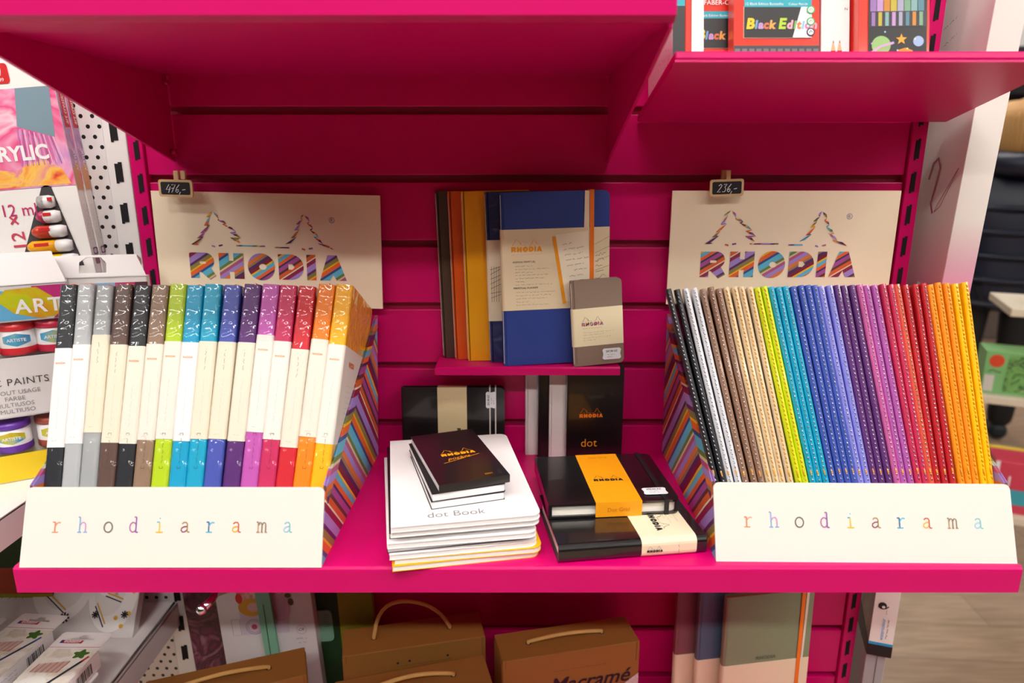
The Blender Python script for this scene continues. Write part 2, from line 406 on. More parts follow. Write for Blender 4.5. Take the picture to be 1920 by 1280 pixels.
# tilted shelf with the pencil boxes
t = thing('tilted_shelf', 'pink shelf tilted back, holding the boxes of coloured pencils', 'shelf', T(0, 0, 0))
TX0, TX1 = .1535, .533
A0, A1 = V(0, .69, EYE+.1077), V(0, YW-.002, EYE+.0625)
ed = (A1-A0).normalized(); eu = V(1, 0, 0).cross(ed)
TM = frame((TX0, A0.y, A0.z), (1, 0, 0), ed)           # local: x right, y back along the plate, z up from it
L = (A1-A0).length
b = B(); b.box(0, 0, -.0085, TX1-TX0, L-.003, 0, PINK, TM, bev=.002); b.box(0, 0.001, -.0105, TX1-TX0, .012, -.008, PINK, TM); b.make('shelf_board', t)

# small slat shelf in the middle
b = B()
p0, p1 = .833, YW-.001
HM = -.2446
prof = [(p1, EYE+HM), (p0+.002, EYE+HM), (p0, EYE+HM-.002), (p0, EYE+HM-.0105), (p0+.003, EYE+HM-.0105), (p0+.003, EYE+HM-.004), (p1, EYE+HM-.004)]
b.prism(prof, -.0975, .1375, PINK, frame((0, 0, 0), (0, 1, 0), (0, 0, 1), (1, 0, 0)))
b.box(-.0975, p0+.002, EYE+HM-.0105, -.0955, p1, EYE+HM-.002, PINK); b.box(.1355, p0+.002, EYE+HM-.0105, .1375, p1, EYE+HM-.002, PINK)
solo('slatwall_shelf', b, 'small shallow pink shelf on the slatwall carrying upright notebooks', 'shelf')

# ================================================================== BOOK BUILDER
def book(name, label, cat, M, w, h, t, cover, group=None, c=.002, r=.006, inset=.003, page=None, band=None, bandm=None, spine_r=.0035, back=None, full=None):
    """front cover at y=0, spine along x=0, base z=0"""
    root = thing(name, label, cat, M, group)
    FM = frame((0, 0, 0), (1, 0, 0), (0, 0, 1))            # extrude along -y -> use negative range
    o = rr(w, h, r, 5, '0110'); b = B()
    b.prism([(max(x, spine_r), y) for x, y in o], -c, 0, cover, FM); b.prism([(max(x, spine_r), y) for x, y in o], -t, -t+c, back or cover, FM)
    k = min(spine_r, t*.49)
    sp = [(spine_r+.001, 0)]+[(k-k*math.sin(a), k-k*math.cos(a)) for a in (0, .4, .8, 1.2, 1.57)]+[(k-k*math.cos(a), t-k+k*math.sin(a)) for a in (0, .4, .8, 1.2, 1.57)]+[(spine_r+.001, t), (spine_r+.001, t-c), (c, t-c), (c, c), (spine_r+.001, c)]
    b.prism(sp, 0, h, cover, None, smooth=False); b.make('cover', root)
    b = B(); b.prism([(x+c*.6, y+inset) for x, y in rr(w-inset-c*.6, h-2*inset, max(r-inset*.5, 0), 5, '0110')], -t+c, -c, page or PAPER, FM); b.make('page_block', root)
    if band:
        z0, z1 = band; e = .0005; bm_ = bandm or CARDF; b = B()
        b.box(k, -e, z0, w, 0, z1, bm_); b.box(k, t, z0, w, t+e, z1, bm_)
        q = [(k, -e)]+[(k-(k+e)*math.sin(a), k-(k+e)*math.cos(a)) for a in (.4, .8, 1.2, 1.57)]+[(k-(k+e)*math.cos(a), t-k+(k+e)*math.sin(a)) for a in (0, .4, .8, 1.2)]+[(k, t+e), (k, t)]+[(k-k*math.cos(a), t-k+k*math.sin(a)) for a in (1.2, .8, .4, 0)]+[(k-k*math.sin(a), k-k*math.cos(a)) for a in (1.57, 1.2, .8, .4)]+[(k, 0)]
        b.prism(q, z0, z1, bm_); b.make('paper_sleeve', root)
    return root
def elastic(root, x, w, h, t, m):
    b = B(); e = .0013; b.box(x, -e, -e, x+w, t+e, 0, m); b.box(x, -e, h, x+w, t+e, h+e, m); b.box(x, -e, -e, x+w, -.0006, h+e, m); b.box(x, t+.0006, -e, x+w, t+e, h+e, m)
    return b.make('elastic_band', root)
def sticker(root, M, w=.024, h=.014, lines=3, seed=1, text=None):
    b = B(); k = .002
    b.prism([(k, 0), (w-k, 0), (w, k), (w-.0012, h*.5), (w, h-k), (w-k, h), (k, h), (0, h-k), (.0012, h*.5), (0, k)], 0, .0003, LABELW, M)
    o = lab(b.make('price_sticker', root), 'white price sticker')
    b = B(); Mt = M @ T(0, 0, .0005)
    if text: b.fit(text, w*.62, BLACKM, Mt @ T(w*.18, h*.66, 0), bold=.02)
    for q in range(lines-1): scribble(b, Mt, w*.25, h*(.4-.22*q), w*.4, h*.1, INK, .0003, seed+q)
    b.make('lettering', o)

# ================================================================== DISPLAY TRAYS
def tray(x0, w, y0, label, yaw, roll, hx, flare):
    """wedge shaped card counter display; local x across, y back, z up"""
    M = T(x0, y0, EYE+HS) @ RZ(yaw)
    t = thing('display_tray', label, 'display tray', M)
    FB, FT, BT, BB = (0, 0), (.03, .072), (.272, .197), (.277, 0)
    th = .0025
    a = math.atan2(FT[0], FT[1]); Lf = math.hypot(*FT)
    FMx = frame((0, 0, 0), (1, 0, 0), (0, FT[0], FT[1]))
    b = B(); b.prism(rr(w, Lf, .006, 4, '0011'), -th, 0, CARDF, FMx); p = b.make('front_panel', t)
    b = B(); cols = ['#e2825c', '#7fb2d8', '#6d6a63', '#b26aa8', '#f0c040', '#a88a5e', '#2f6d9c', '#c9584a', '#b59878', '#7cc3cc']
    cols2 = ['#d8a078', '#c78fc8', '#c9b998', '#8a5aa8', '#58b0d8', '#8f4a68', '#58b8d8', '#f0b030', '#8a7a68', '#98c8e0']
    for k, ch in enumerate('rhodiarama'):
        Ml = FMx @ T((.0335+.02555*k)*w/.299-.0045, .034, .0004) @ Matrix.Scale(.0098, 4)
        for q, st in enumerate(SL[ch]): b.ribbon(st, .13, mat((cols if q % 2 == 0 else cols2)[k], .6), Ml)
    b.make('lettering', p)
    SX = frame((0, 0, 0), (0, 1, 0), (0, 0, 1), (1, 0, 0))
    for x in (0, w-th):
        b = B(); b.prism([(FB[0]+.0035, FB[1]), (FT[0]+.0035, FT[1]), BT, BB], x, x+th, STR_D, SX)
        e = .0006
        xo0, xo1 = (x-e, x+th+e)
        b.prism([(FT[0]+.0035, FT[1]), BT, (BT[0], BT[1]-.016), (FT[0]+.0035, FT[1]-.02)], xo0, xo1, STR_F, SX)
        fb, ft = flare[0 if x == 0 else 1]
        b.v = [(vx+max(0, vy)/.277*(fb+(ft-fb)*vz/.197), vy, vz) for vx, vy, vz in b.v]
        lab(b.make('side_panel', t), 'side panel printed with diagonal rainbow stripes')
    b = B(); b.box(th, BB[0]-th, 0, w-th, BB[0], BT[1], CARD); b.make('back_panel', t)
    b = B(); b.prism([(.036, .05), (.166, -.0005+.001), (.166, .003), (.036, .0525)], th, w-th, CARD, SX); b.make('inner_rest', t)
    # header card
    hw, ht, hb = .2845, EYE-.0265, EYE-.17
    HM_ = M.inverted() @ T(hx, .868, hb) @ RY(roll)
    b = B(); b.box(0, 0, 0, hw, .003, ht-hb, CARD, HM_); p = b.make('header_card', t)
    b = B(); logo(b, HM_ @ FRONT(.0405, -.0005, hb*0+(EYE-.1345)-hb), .199, STR_L)
    b.poly(circ(0, 0, .0036), mat('#5a6f9a', .6), HM_ @ FRONT(.2235, -.0005, (EYE-.058)-hb), [circ(0, 0, .0031)])
    b.text('R', .0052, mat('#5a6f9a', .6), HM_ @ FRONT(.2235, -.0005, (EYE-.0598)-hb), align='c')
    b.make('lettering', p)
    return t
tray(-.4877, .299, .6, 'wedge card display tray filled with thick shrink-wrapped hardcover notebooks', 0, 1.2, -.452, ((.004, .006), (.004, .013)))
tray(.2053, .2997, .611, 'wedge card display tray filled with thin stitched rainbow notebooks', -.8, 0, .1995, ((0, -.004), (0, 0)))

# chalkboard price clips
def clip(px, py, txt, label, lean):
    o = onY(px, py, .853)
    t = thing('price_clip', label, 'price tag', T(o.x, o.y, o.z) @ RY(lean), 'small blackboard price clips')
    w, h = .041, .0205
    b = B(); b.prism([(x-w/2, y-h/2) for x, y in rr(w, h, .003, 5)], -.003, 0, WOOD, frame((0, 0, 0), (1, 0, 0), (0, 0, 1))); f_ = b.make('wooden_frame', t)
    b = B(); b.prism([(x-w/2+.0028, y-h/2+.0028) for x, y in rr(w-.0056, h-.0056, .002, 5)], 0, .0003, mat('#17161a', .7), frame((0, -.0, 0), (1, 0, 0), (0, 0, 1))); s = b.make('blackboard', t)
    G = {'4': [[(.35, 1), (.0, .35), (.6, .4)], [(.55, .75), (.4, -.05)]], '7': [[(.05, .95), (.6, 1), (.2, 0)], [(.1, .5), (.5, .55)]], '6': [[(.5, 1), (.15, .5), (.1, .15), (.3, 0), (.5, .2), (.45, .4), (.15, .3)]],
         '2': [[(.05, .8), (.3, 1), (.5, .85), (.4, .6), (.0, 0), (.45, .05)]], '3': [[(.1, .95), (.55, 1), (.3, .6), (.5, .4), (.4, .05), (.05, .05)]], ',': [[(.12, .1), (.0, -.25)]], '-': [[(0, .35), (.45, .42)]]}
    b = B(); x = -.0118
    for ch in txt:
        for st in G[ch]: b.ribbon([(px_*.0085+.0016*py_, py_*.0095) for px_, py_ in st], .0008, LABELW, frame((x, -.0006, -.005), (1, 0, 0), (0, 0, 1)))
        x += .0055 if ch != ',' else .003
    b.make('lettering', s)
    b = B(); b.box(-.0015, .0003, -.004, .0045, .006, .021, WOOD, bev=.0008); b.box(-.0015, .0185, -.004, .0045, .023, .021, WOOD, bev=.0008); b.tube([(-.002, .006, .01), (-.002, .0185, .01), (.005, .0185, .01), (.005, .006, .01)], .0006, CHROME)
    b.make('clothes_peg', t)
clip(329, 353, '476,-', 'small wooden blackboard price clip reading 476,- above the hardcover tray', 1.5)
clip(1363, 352, '236,-', 'small wooden blackboard price clip reading 236,- above the stitched notebook tray', -2)

# ---------------- 16 thick hardcovers, spines out
tops = [111.5, 142, 177, 213, 249, 283, 316, 350, 381, 416, 455, 491, 524, 557, 594.5, 630.6, 661]
bots = [79, 111.5, 146, 178.6, 213, 245.6, 280, 314, 347, 378, 414, 450, 481, 515.5, 548, 581, 613]
bt = [652, 645, 627, 645, 648, 644, 639, 641, 639, 640, 641, 627, 639, 654, 635, 645]
bb = [838, 831, 810, 829, 831, 824, 822, 826, 822, 822, 826, 809, 823, 838, 818, 831]
hc = [('#202228', 'black'), ('#aeb1b4', 'pale grey'), ('#9fa2a4', 'silver grey'), ('#5d453d', 'dark brown'), ('#1e2026', 'black'), ('#8f745f', 'tan brown'), ('#b2cf12', 'lime green'), ('#009cc8', 'turquoise blue'),
      ('#06a0c6', 'turquoise blue'), ('#4452ac', 'indigo blue'), ('#57246f', 'deep purple'), ('#bd54ae', 'lilac'), ('#c4265c', 'raspberry'), ('#cb1c2c', 'bright red'), ('#f48208', 'orange'), ('#fbb400', 'amber yellow')]
bl = ['#fbfaf9', '#f9f9fa', '#f6ecd4', '#f6ecd6', '#f7f0e0', '#f7f1e4', '#f8f2e6', '#fafafa', '#f6ecd6', '#f6ecd6', '#f7eeda', '#f8f4ec', '#f8f4ec', '#f6eedc', '#f8f0e2', '#f8f4ea']
where = {0: 'black shrink-wrapped hardcover at the outer end beside the paint jar carton', 4: 'black shrink-wrapped hardcover between the dark brown and tan ones', 7: 'turquoise shrink-wrapped hardcover next to the lime green one', 8: 'turquoise shrink-wrapped hardcover next to the indigo one'}
Yb, Hb_, Yt, Ht = .645, -.3155, .727, -.119
letters = None
for k in range(16):
    pb = onY((bots[k]+bots[k+1])/2, 910, Yb); pt = onY((tops[k]+tops[k+1])/2, 535+R.uniform(-3, 2), Yt)
    up = (pt-pb).normalized(); dp = V(.05-.1*k/15, math.cos(.4), -math.sin(.4)); dp = (dp-up*dp.dot(up)).normalized(); th_ = dp.cross(up)      # th_ = +x-ish
    tk = .0181
    Lb = (pt-pb).length; base = pb-up*.0105
    zz = lambda v: .0105+Lb*((onY(500, v, Yb+(Yt-Yb)*(910-v)/375).z-pb.z)/(pt.z-pb.z))
    M = frame(base+th_*(tk/2), dp, -th_, up)                 # x -> depth, y -> thickness(-x side), z -> up
    name = where.get(k, '%s shrink-wrapped hardcover notebook in a pale paper sleeve' % hc[k][1])
    rt = book('hardcover_notebook', name, 'notebook', M, .138, Lb+.0105, tk, mat(hc[k][0], .42, coat=.8, wrap=True), 'hardcovers in the display tray', c=.0022, r=.007,
              band=(zz(bb[k]), zz(bt[k])), bandm=mat('#%02x%02x%02x' % tuple(int(int(bl[k][q:q+2], 16)*.92) for q in (1, 3, 5)), .45, coat=.2))
    b = B(); SM = frame((-.0007, tk/2, 0), (0, -1, 0), (0, 0, 1))
    zt = zz(bt[k])
    if k in (2, 3, 8, 9, 10, 13):
        scribble(b, SM @ RZ(0) @ frame((.001, zt-.03, 0), (0, 1, 0), (-1, 0, 0)), 0, 0, .022, .0016, INK, .0003, k)
    else: b.fit('RHODIA', .0105, mat('#f09a5a', .6), SM @ T(0, zt-.017, 0), align='c', bold=.03)
    vm = frame((.0015, zt-.085, 0), (0, 1, 0), (-1, 0, 0))
    scribble(b, SM @ vm, 0, 0, .045, .0014, mat('#b9b3a6', .6), .00025, k+40)
    scribble(b, SM @ T(-.003, zt-.098, 0), 0, 0, .006, .0012, mat('#a9a396', .6), .0003, k+90)
    b.make('lettering', rt)
    if k in (3, 4, 5, 6, 7, 8, 11, 12, 14, 15):
        dk = mat('#3a3030', .6); b = B(); z0 = .03; 
        b.ribbon([(-.0016, z0), (-.0016, z0-.002), (.0016, z0-.002), (.0016, z0)], .0004, dk, SM @ T(.001, 0, .0002)); b.ribbon([(-.0016, z0+.032), (-.0016, z0+.034), (.0016, z0+.034), (.0016, z0+.032)], .0004, dk, SM @ T(.001, 0, .0002))
        scribble(b, SM @ frame((.002, z0+.003, .0002), (0, 1, 0), (-1, 0, 0)), 0, 0, .026, .0014, dk, .0003, k+7)
        b.make('stamped_text', rt)
    # orange ribbon tail / film seam on top edge
    if k in (0, 1, 2, 3, 7, 9, 10, 14):
        b = B(); b.tube([(.004, tk*.5, Lb+.0105), (.008, tk*.45, Lb+.0125), (.016, tk*.4, Lb+.0128), (.03, tk*.4, Lb+.009)], .0009, ORANGE, 5); b.make('ribbon_marker', rt)
    if k == 15:
        b = B(); CMx = frame((.03, tk*0-.0008, zt-.02), (1, 0, 0), (0, 0, 1)); b.fit('RHODIA', .03, ORANGE, CMx, bold=.03)
        for q in range(9): scribble(b, CMx, .0, -.022-.006*q, .05 if q % 4 else .03, .0018, mat('#a39c92', .6), .0003, q)
        b.make('cover_text', rt)

# ---------------- 39 thin stitched notebooks
nt_ = [1252.5, 1269, 1285, 1301, 1317, 1332.5, 1347.5, 1361, 1377, 1390, 1406, 1420, 1433, 1446, 1460, 1473, 1487.5, 1502, 1515, 1527.5, 1540, 1556, 1570, 1583, 1598, 1612.5, 1625.6, 1640.6, 1656.6, 1671.6, 1683, 1699, 1717.5, 1733, 1745.6, 1760, 1776, 1792.5, 1811]
nb_ = [1343, 1357.5, 1370, 1385, 1399, 1415, 1429, 1442.6, 1456, 1468, 1483, 1499, 1511, 1525, 1537, 1550, 1564, 1578, 1591, 1603.6, 1615, 1628, 1641.7, 1655, 1669, 1684, 1696, 1709.5, 1724, 1737, 1747.5, 1759.6, 1774, 1788.7, 1805, 1818.6, 1832, 1847, 1860]
kinds = [('black', '#1d1e24', 2), ('silver white', '#d6d8de', 2), ('bronze brown', '#94705a', 3), ('beige', '#dac5a2', 4), ('lime green', '#c8da08', 2), ('turquoise', '#0fa2c6', 3), ('cobalt blue', '#4059b4', 4), ('lavender', '#8a8ce2', 2),
         ('plum purple', '#63327a', 3), ('pink', '#cf62a6', 1), ('lilac pink', '#b85cb0', 2), ('raspberry', '#cb2f58', 2), ('coral red', '#dd5a40', 1), ('deep red', '#c01f2a', 3), ('orange', '#f5981c', 3), ('golden yellow', '#ffc600', 2)]
ordn = {1: ['the only one'], 2: ['the first of its two', 'the second of its two'], 3: ['the first of its three', 'the middle of its three', 'the last of its three'], 4: ['the first of its four', 'the second of its four', 'the third of its four', 'the last of its four']}
def stitched(cover, thread):
    w, h, t = .134, .2145, .0066
    b = B(); k = t/2
    prof = [(.128, 0)]+[(k-k*math.sin(a), k-k*math.cos(a)) for a in (0, .3, .6, .9, 1.2, 1.57, 1.9, 2.2, 2.5, 2.8, 3.14)]+[(.138, t), (.138, t-.0006), (k, t-.0006), (.0012, k), (k, .0006), (.138, .0006), (.138, 0)]
    b.prism(prof, 0, h, cover, None, smooth=False)
    c_ = b
    p = B(); p.box(.0035, .0007, .0015, w-.0015, t-.0007, h-.0015, PAPER)
    s = B(); z = .006
    while z < h-.006:
        s.tube([(-.0002, k-.0004, z), (-.0009, k, z+.0015), (-.0002, k+.0004, z+.003)], .0006, thread, 4); z += .0046
    return c_, p, s
idx = 0; prevname = 'the outer edge'
gr, gd = mat('#cfd2d8', .25, metal=.9, name='silver_thread'), mat('#e8a020', .4, name='gold_thread')
for q, (cn, hx_, n) in enumerate(kinds):
    cover = mat(hx_, .36, coat=.45, bump=(500, .15), name='stitched_cover_'+cn.replace(' ', '_'))
    protos = stitched(cover, gd if cn in ('beige', 'lime green', 'golden yellow', 'orange') else gr)
    src = None
    for j in range(n):
        pb = onY(nb_[idx], 906, Yb+.006); pt = onY(nt_[idx], 541-11*idx/38+R.uniform(-2, 2), Yt+.002)
        up = (pt-pb).normalized(); dp = V(.27-.21*idx/38, math.cos(.4), -math.sin(.4)); dp = (dp-up*dp.dot(up)).normalized(); th_ = dp.cross(up)
        M = frame(pt-up*.2145+th_*.0033-dp*.0005, dp, -th_, up)
        nx = kinds[q-1][0]+' ones' if q else 'tray side'
        if n == 1: lb = 'thin %s stitched notebook, the only one of that colour in its tray' % cn
        else: lb = 'thin %s stitched notebook, %s counting from the %s' % (cn, ordn[n][j][4:].replace('its', n == 2 and 'its' or 'its'), nx)
        rt = thing('stitched_notebook', lb, 'notebook', M, 'thin stitched notebooks in the display tray')
        if src is None:
            src = [protos[0].make('cover', rt), protos[1].make('page_block', rt), protos[2].make('spine_stitching', rt)]
            b = B(); b.tube([(-.0002, .0033, .0125), (-.0009, .0034, .0145), (-.0003, .0036, .018)], .0008, gd, 5); src.append(b.make('thread_knot', rt))
        else:
            for o in src:
                d = o.copy(); C.objects.link(d); d.parent = rt
        idx += 1

# ================================================================== MIDDLE SHELF NOTEBOOKS (covers towards the aisle, fanned)
def upright_book(px, py, Y, yaw, lean, H, **kw):
    o = onY(px, py, Y)
    return T(o.x, o.y, EYE+H) @ RZ(yaw) @ RX(-lean)
GRP = 'notebooks standing on the small slat shelf'
xs = [825, 846, 871, 917]
for k, (x, col, nm, y, w_) in enumerate(((831, '#4f3c31', 'dark brown soft notebook at the back of the fan on the small shelf', .8772, .1), (853, '#d9560d', 'bright orange soft notebook between brown and yellow ones on the small shelf', .8696, .095), (877, '#eba40a', 'mustard yellow soft notebook in the fan on the small shelf', .862, .088))):
    o = onY(x, 664, y)
    M = T(o.x, y, EYE+HM+.0002) @ RY(-1.5)
    rt = book('soft_notebook', nm, 'notebook', M, w_, .217, .0068, mat(col, .35, coat=.5), GRP, c=.0008, r=.006, spine_r=.003)
o = onY(919, 668, .855)
rt = book('soft_notebook', 'navy planner with a cream sleeve, half hidden behind the large navy planner', 'notebook', T(o.x, .8548, EYE+HM+.0002) @ RY(-1.5), .072, .2165, .0062, mat('#1d2b66', .35, coat=.6, wrap=True), GRP, c=.0009, r=.006, band=(.055, .158), bandm=mat('#e9dcc0', .5))
b = B()
for q in range(7): b.ribbon([(.004, .085+.006*q), (.018, .09+.006*q+R.uniform(-.003, .003))], .0005, INK, FRONT(0, -.0008, 0))
for q in range(4): b.ribbon([(.005+.003*q, .08), (.006+.003*q, .125)], .0004, INK, FRONT(0, -.0008, 0))
b.make('lettering', rt)
# big navy planner
NAVY = mat('#27408f', .45, bump=(600, .3), name='navy_cover')
o = onH(951, 683, HM)
M = T(o.x-.004, .8375, EYE+HM+.0002) @ RZ(7.5) @ RX(-.8) @ RY(-1.2)
rt = book('soft_notebook', 'large navy planner with a printed cream sleeve and orange elastic on the small shelf', 'planner', M, .1365, .2165, .0085, NAVY, GRP, c=.0009, r=.008, band=(.0715, .172), bandm=mat('#ead9b6', .5))
lab(elastic(rt, .111, .0055, .2165, .0085, ORANGE), 'orange elastic band')
b = B(); PM = FRONT(0, -.0008, 0)
logo(b, PM @ T(.0125, .1445, 0), .0385, mat('#ee9a0c', .5))
scribble(b, PM, .013, .1405, .038, .001, ORANGE, .0002, 2)
b.fit('AGENDA PERPÉTUEL', .0285, INK, PM @ T(.014, .131, 0)); b.fit('PERPETUAL PLANNER', .031, INK, PM @ T(.0145, .0985, 0))
for q, y in enumerate((.126, .1225, .1185, .115, .111, .107, .103)): scribble(b, PM, .017, y, (.022, .045, .022, .043, .036, .012, .048)[q], .0013, INK, .00022, q)
for q, y in enumerate((.0935, .0895, .0855, .0815, .0775)): scribble(b, PM, .0175, y, (.05, .045, .04, .018, .042)[q], .0013, INK, .00022, q+20)
Mp = PM @ T(.067, .164, .0003)      # printed picture of an open page
b.poly([(0, 0), (.042, .004), (.046, -.08), (.012, -.084)], mat('#f5ead2', .5), Mp)
b.ribbon([(-.001, -.002), (.012, -.086)], .0042, GOLD, Mp @ T(0, 0, .0001))
for q in range(9): scribble(b, Mp @ T(0, 0, .0002) @ RZ(7), .008+.0006*q+(.008 if q == 5 else 0), -.014-.0068*q, (.012, .026, .024, .03, .022, .016, .02, .018, .01)[q], .0018, BLACKM, .00035, q+50)
for q in range(6): scribble(b, PM @ T(.119, .135-.007*q, 0) @ RZ(12), 0, 0, .014, .004, BLACKM, .0004, q+70)
for q in range(4): b.ribbon([(.118, .118+.011*q), (.136, .124+.012*q)], .0003, INK, PM)
b.poly([(.104, .172), (.1105, .172), (.1105, .2165), (.105, .2165)], mat('#efe2c4', .5), PM)
b.make('lettering', rt)
# pocket notebook in front
o = onH(1074, 680, HM)
TAUPE = mat('#8a7566', .6, bump=(500, .25), name='taupe_cover')
M = T(o.x, .8335, EYE+HM+.0002) @ RZ(8) @ RX(-2) @ RY(-3.5)
rt = book('pocket_notebook', 'taupe pocket notebook with a cream sleeve and price sticker leaning on the navy planner', 'notebook', M, .0655, .1095, .008, TAUPE, GRP, c=.0009, r=.006, band=(.0255, .074), bandm=mat('#f0e3be', .5))
b = B(); PM = FRONT(0, -.0008, 0); logo(b, PM @ T(.012, .0515, 0), .028, STR_S, lm=INK); scribble(b, PM, .013, .048, .026, .0009, INK, .0002, 9)
for q, y in enumerate((.0425, .0395, .0358, .0328)): scribble(b, PM, .0135, y, (.04, .027, .036, .017)[q], .0013, INK, .0002, q+5)
b.make('lettering', rt)
sticker(rt, FRONT(.037, -.0009, .006) @ RZ(-1), .0245, .0145, text='207,90 Kč')

# ================================================================== PADS STANDING UNDER THE SMALL SHELF
GRP = 'pocket pads standing under the small shelf'
def pad(px, w, h, col, label, y, yaw=4):
    o = onY(px, 845, y)
    M = T(o.x, y, EYE+HS) @ RZ(yaw) @ RX(-1)
    return book('pocket_pad', label, 'notebook', M, w, h, .0062, col, GRP, c=.0006, r=.006, page=PAPERW, spine_r=.0025)
WH = mat('#e6e1e0', .45, name='white_cover')
pad(985, .074, .134, WH, 'white pocket pad at the back, nearest the black cream-banded notebook', .8745)
pad(1007, .074, .134, BLACK, 'black pocket pad between two white pads under the small shelf', .867)
rt = pad(1029, .074, .134, WH, 'white pocket pad right behind the foremost black pad', .8598)
rt = pad(1060, .0765, .1345, BLACK, 'foremost black pocket pad with an orange tree logo under the small shelf', .852)
b = B(); PM = FRONT(0, -.0005, 0); logo(b, PM @ T(.018, .062, 0), .0315, ORANGE); b.fit('dot', .0215, GOLD, PM @ T(.021, .021, 0), bold=-.005, stretch=1); b.make('lettering', rt)

# black notebook on its side behind the white stack
o = onY(753, 760, .862)
M = T(o.x, .858, EYE+HS) @ RX(-3)
rt = thing('landscape_notebook', 'glossy black notebook on its long edge with a cream band behind the white stack', 'notebook', M)
w, h, t_ = .1375, .101, .011
FM = frame((0, 0, 0), (1, 0, 0), (0, 0, 1))
b = B(); b.prism(rr(w, h, .006, 5, '0110'), -.0018, 0, BLACK, FM); b.prism(rr(w, h, .006, 5, '0110'), -t_, -t_+.0018, BLACK, FM); b.box(0, 0, 0, .0018, t_, h, BLACK); b.make('cover', rt)
b = B(); b.box(.0018, .0018, .003, w-.003, t_-.0018, h-.003, PAPER); b.make('page_block', rt)
b = B(); e = .0005; b.box(.048, -e, -.0, .087, t_+e, 0.0004, mat('#e6d3a4', .5)); b.box(.048, -e, 0, .087, 0, h+e, mat('#e6d3a4', .5)); b.box(.048, t_, 0, .087, t_+e, h+e, mat('#e6d3a4', .5)); b.box(.048, -e, h, .087, t_+e, h+e, mat('#e6d3a4', .5)); p = b.make('paper_sleeve', rt)
b = B(); logo(b, frame((.0735, -.0008, .045), (0, 0, -1), (1, 0, 0)), .03, BLACKM)
scribble(b, FRONT(.052, -.0008, .085), 0, 0, .03, .001, mat('#cdbb90', .6), .0003, 3); b.make('lettering', p)
for ex in (.117, .1245):
    b = B(); b.box(ex, -.0014, -.0002, ex+.0018, -.0004, h+.001, mat('#d8d2cc', .5)); b.box(ex, -.0014, h, ex+.0018, t_+.001, h+.001, mat('#d8d2cc', .5)); lab(b.make('elastic_band', rt), 'pale elastic strand')
sticker(rt, frame((.126, -.0016, .073), (0, 0, 1), (-1, 0, 0)), .023, .0135, text='201,90 Kč')

# ================================================================== STACK OF WHITE NOTEBOOKS
GRP = 'soft notebooks in the flat stack'
def flat(name, label, cat, x, y, H, rot, w, d, t, top, side, r=.008, group=None, spine=None, corners='0110', bottom=None):
    """flat pad: front left corner at x,y; top cover, page block, bottom cover"""
    rt = thing(name, label, cat, T(x, y, EYE+H) @ RZ(rot), group)
    o = rr(w, d, r, 5, corners); c = .0005
    b = B(); b.prism(o, t-c, t, top); b.prism(o, 0, c, bottom or top)
    if spine: b.box(*spine[:2], 0, *spine[2:], t, top)
    b.make('cover', rt)
    b = B(); b.prism([(.0008+x_*(w-.0016)/w, .0006+y_*(d-.0012)/d) for x_, y_ in o], c, t-c, side); b.make('page_block', rt)
    return rt
wf = mat('#f6f3f3', .45, name='white_soft_cover'); yel = mat('#f7b90c', .45, name='yellow_cover')
ang = [10.5, 9, 10, 11, 8.6, 10.6, 10, 10]
spec = [('yellow-backed white notebook at the very bottom of the flat stack', yel, -.0005, 0), ('white notebook with a yellow underside, second from the bottom of the stack', yel, .001, .002), ('white notebook third from the bottom of the flat stack', wf, -.003, .001), ('white notebook with a thin dark edge in the middle of the stack', wf, -.0055, .004),
        ('white notebook just under the middle black one in the stack', wf, -.0045, .001), ('black-covered notebook in the stack of white ones', BLACK, -.004, .01), ('white notebook directly under the top one of the flat stack', wf, -.0005, .001), ('white soft dot notebook on top of the flat stack', wf, 0, 0)]
H = HS; tk = .006
for k, (lb, m, dx, dy) in enumerate(spec):
    rt = flat('soft_notebook', lb, 'notebook', -.1165+dx, .5925+dy, H, ang[k], .1485, .219, tk-.0002, m, PAPERW, .01, GRP, bottom=(yel if k < 2 else (BLACKM if k == 3 else None)))
    H += tk
b = B(); PM = TOP(0, 0, tk); b.fit('dot Book', .058, mat('#8d898d', .5), PM @ T(.036, .0125, .0002), bold=0)
scribble(b, PM @ T(0, 0, .0002), .11, .034, .02, .0018, mat('#9a98a0', .6), .0004, 2); scribble(b, PM @ T(0, 0, .0002), .113, .030, .014, .0014, mat('#b9b6bc', .6), .0003, 3); b.make('lettering', rt)
GRP = 'pocket notepads stacked on the white notebooks'
HT = H
flat('notepad', 'white-edged notepad at the bottom of the small pocket pile', 'notepad', -.0815, .628, HT, 17, .0775, .137, .0085, BLACKM, PAPERW, .001, GRP)
rt = flat('notepad', 'notepad in the middle of the small pocket pile', 'notepad', -.0805, .6275, HT+.0088, 18, .0775, .137, .0085, BLACKM, PAPERW, .001, GRP)
rt = flat('notepad', 'black notepad with an orange pocket logo on top of the pile', 'notepad', -.0735, .629, HT+.0178, 20, .0757, .137, .0085, BLACK, PAPERW, .001, GRP)
b = B(); b.box(0, -.0006, 0, .0757, 0, .0087, BLACK); b.make('bound_edge', rt)
b = B(); PM = TOP(0, 0, .0087); logo(b, PM @ T(.0205, .067, 0), .039, GOLD); b.fit('pocket', .028, GOLD, PM @ T(.024, .055, 0) @ RZ(6), shear=.4); b.ribbon([(.018, .049), (.062, .0625)], .0008, GOLD, PM); b.fit('DOT', .0085, GOLD, PM @ T(.052, .008, 0)); b.make('lettering', rt)

# ================================================================== TWO BLACK NOTEBOOKS LYING FLAT
FILM = mat('#0f0d10', .3, coat=1., wrap=False, name='black_wrapped_cover')
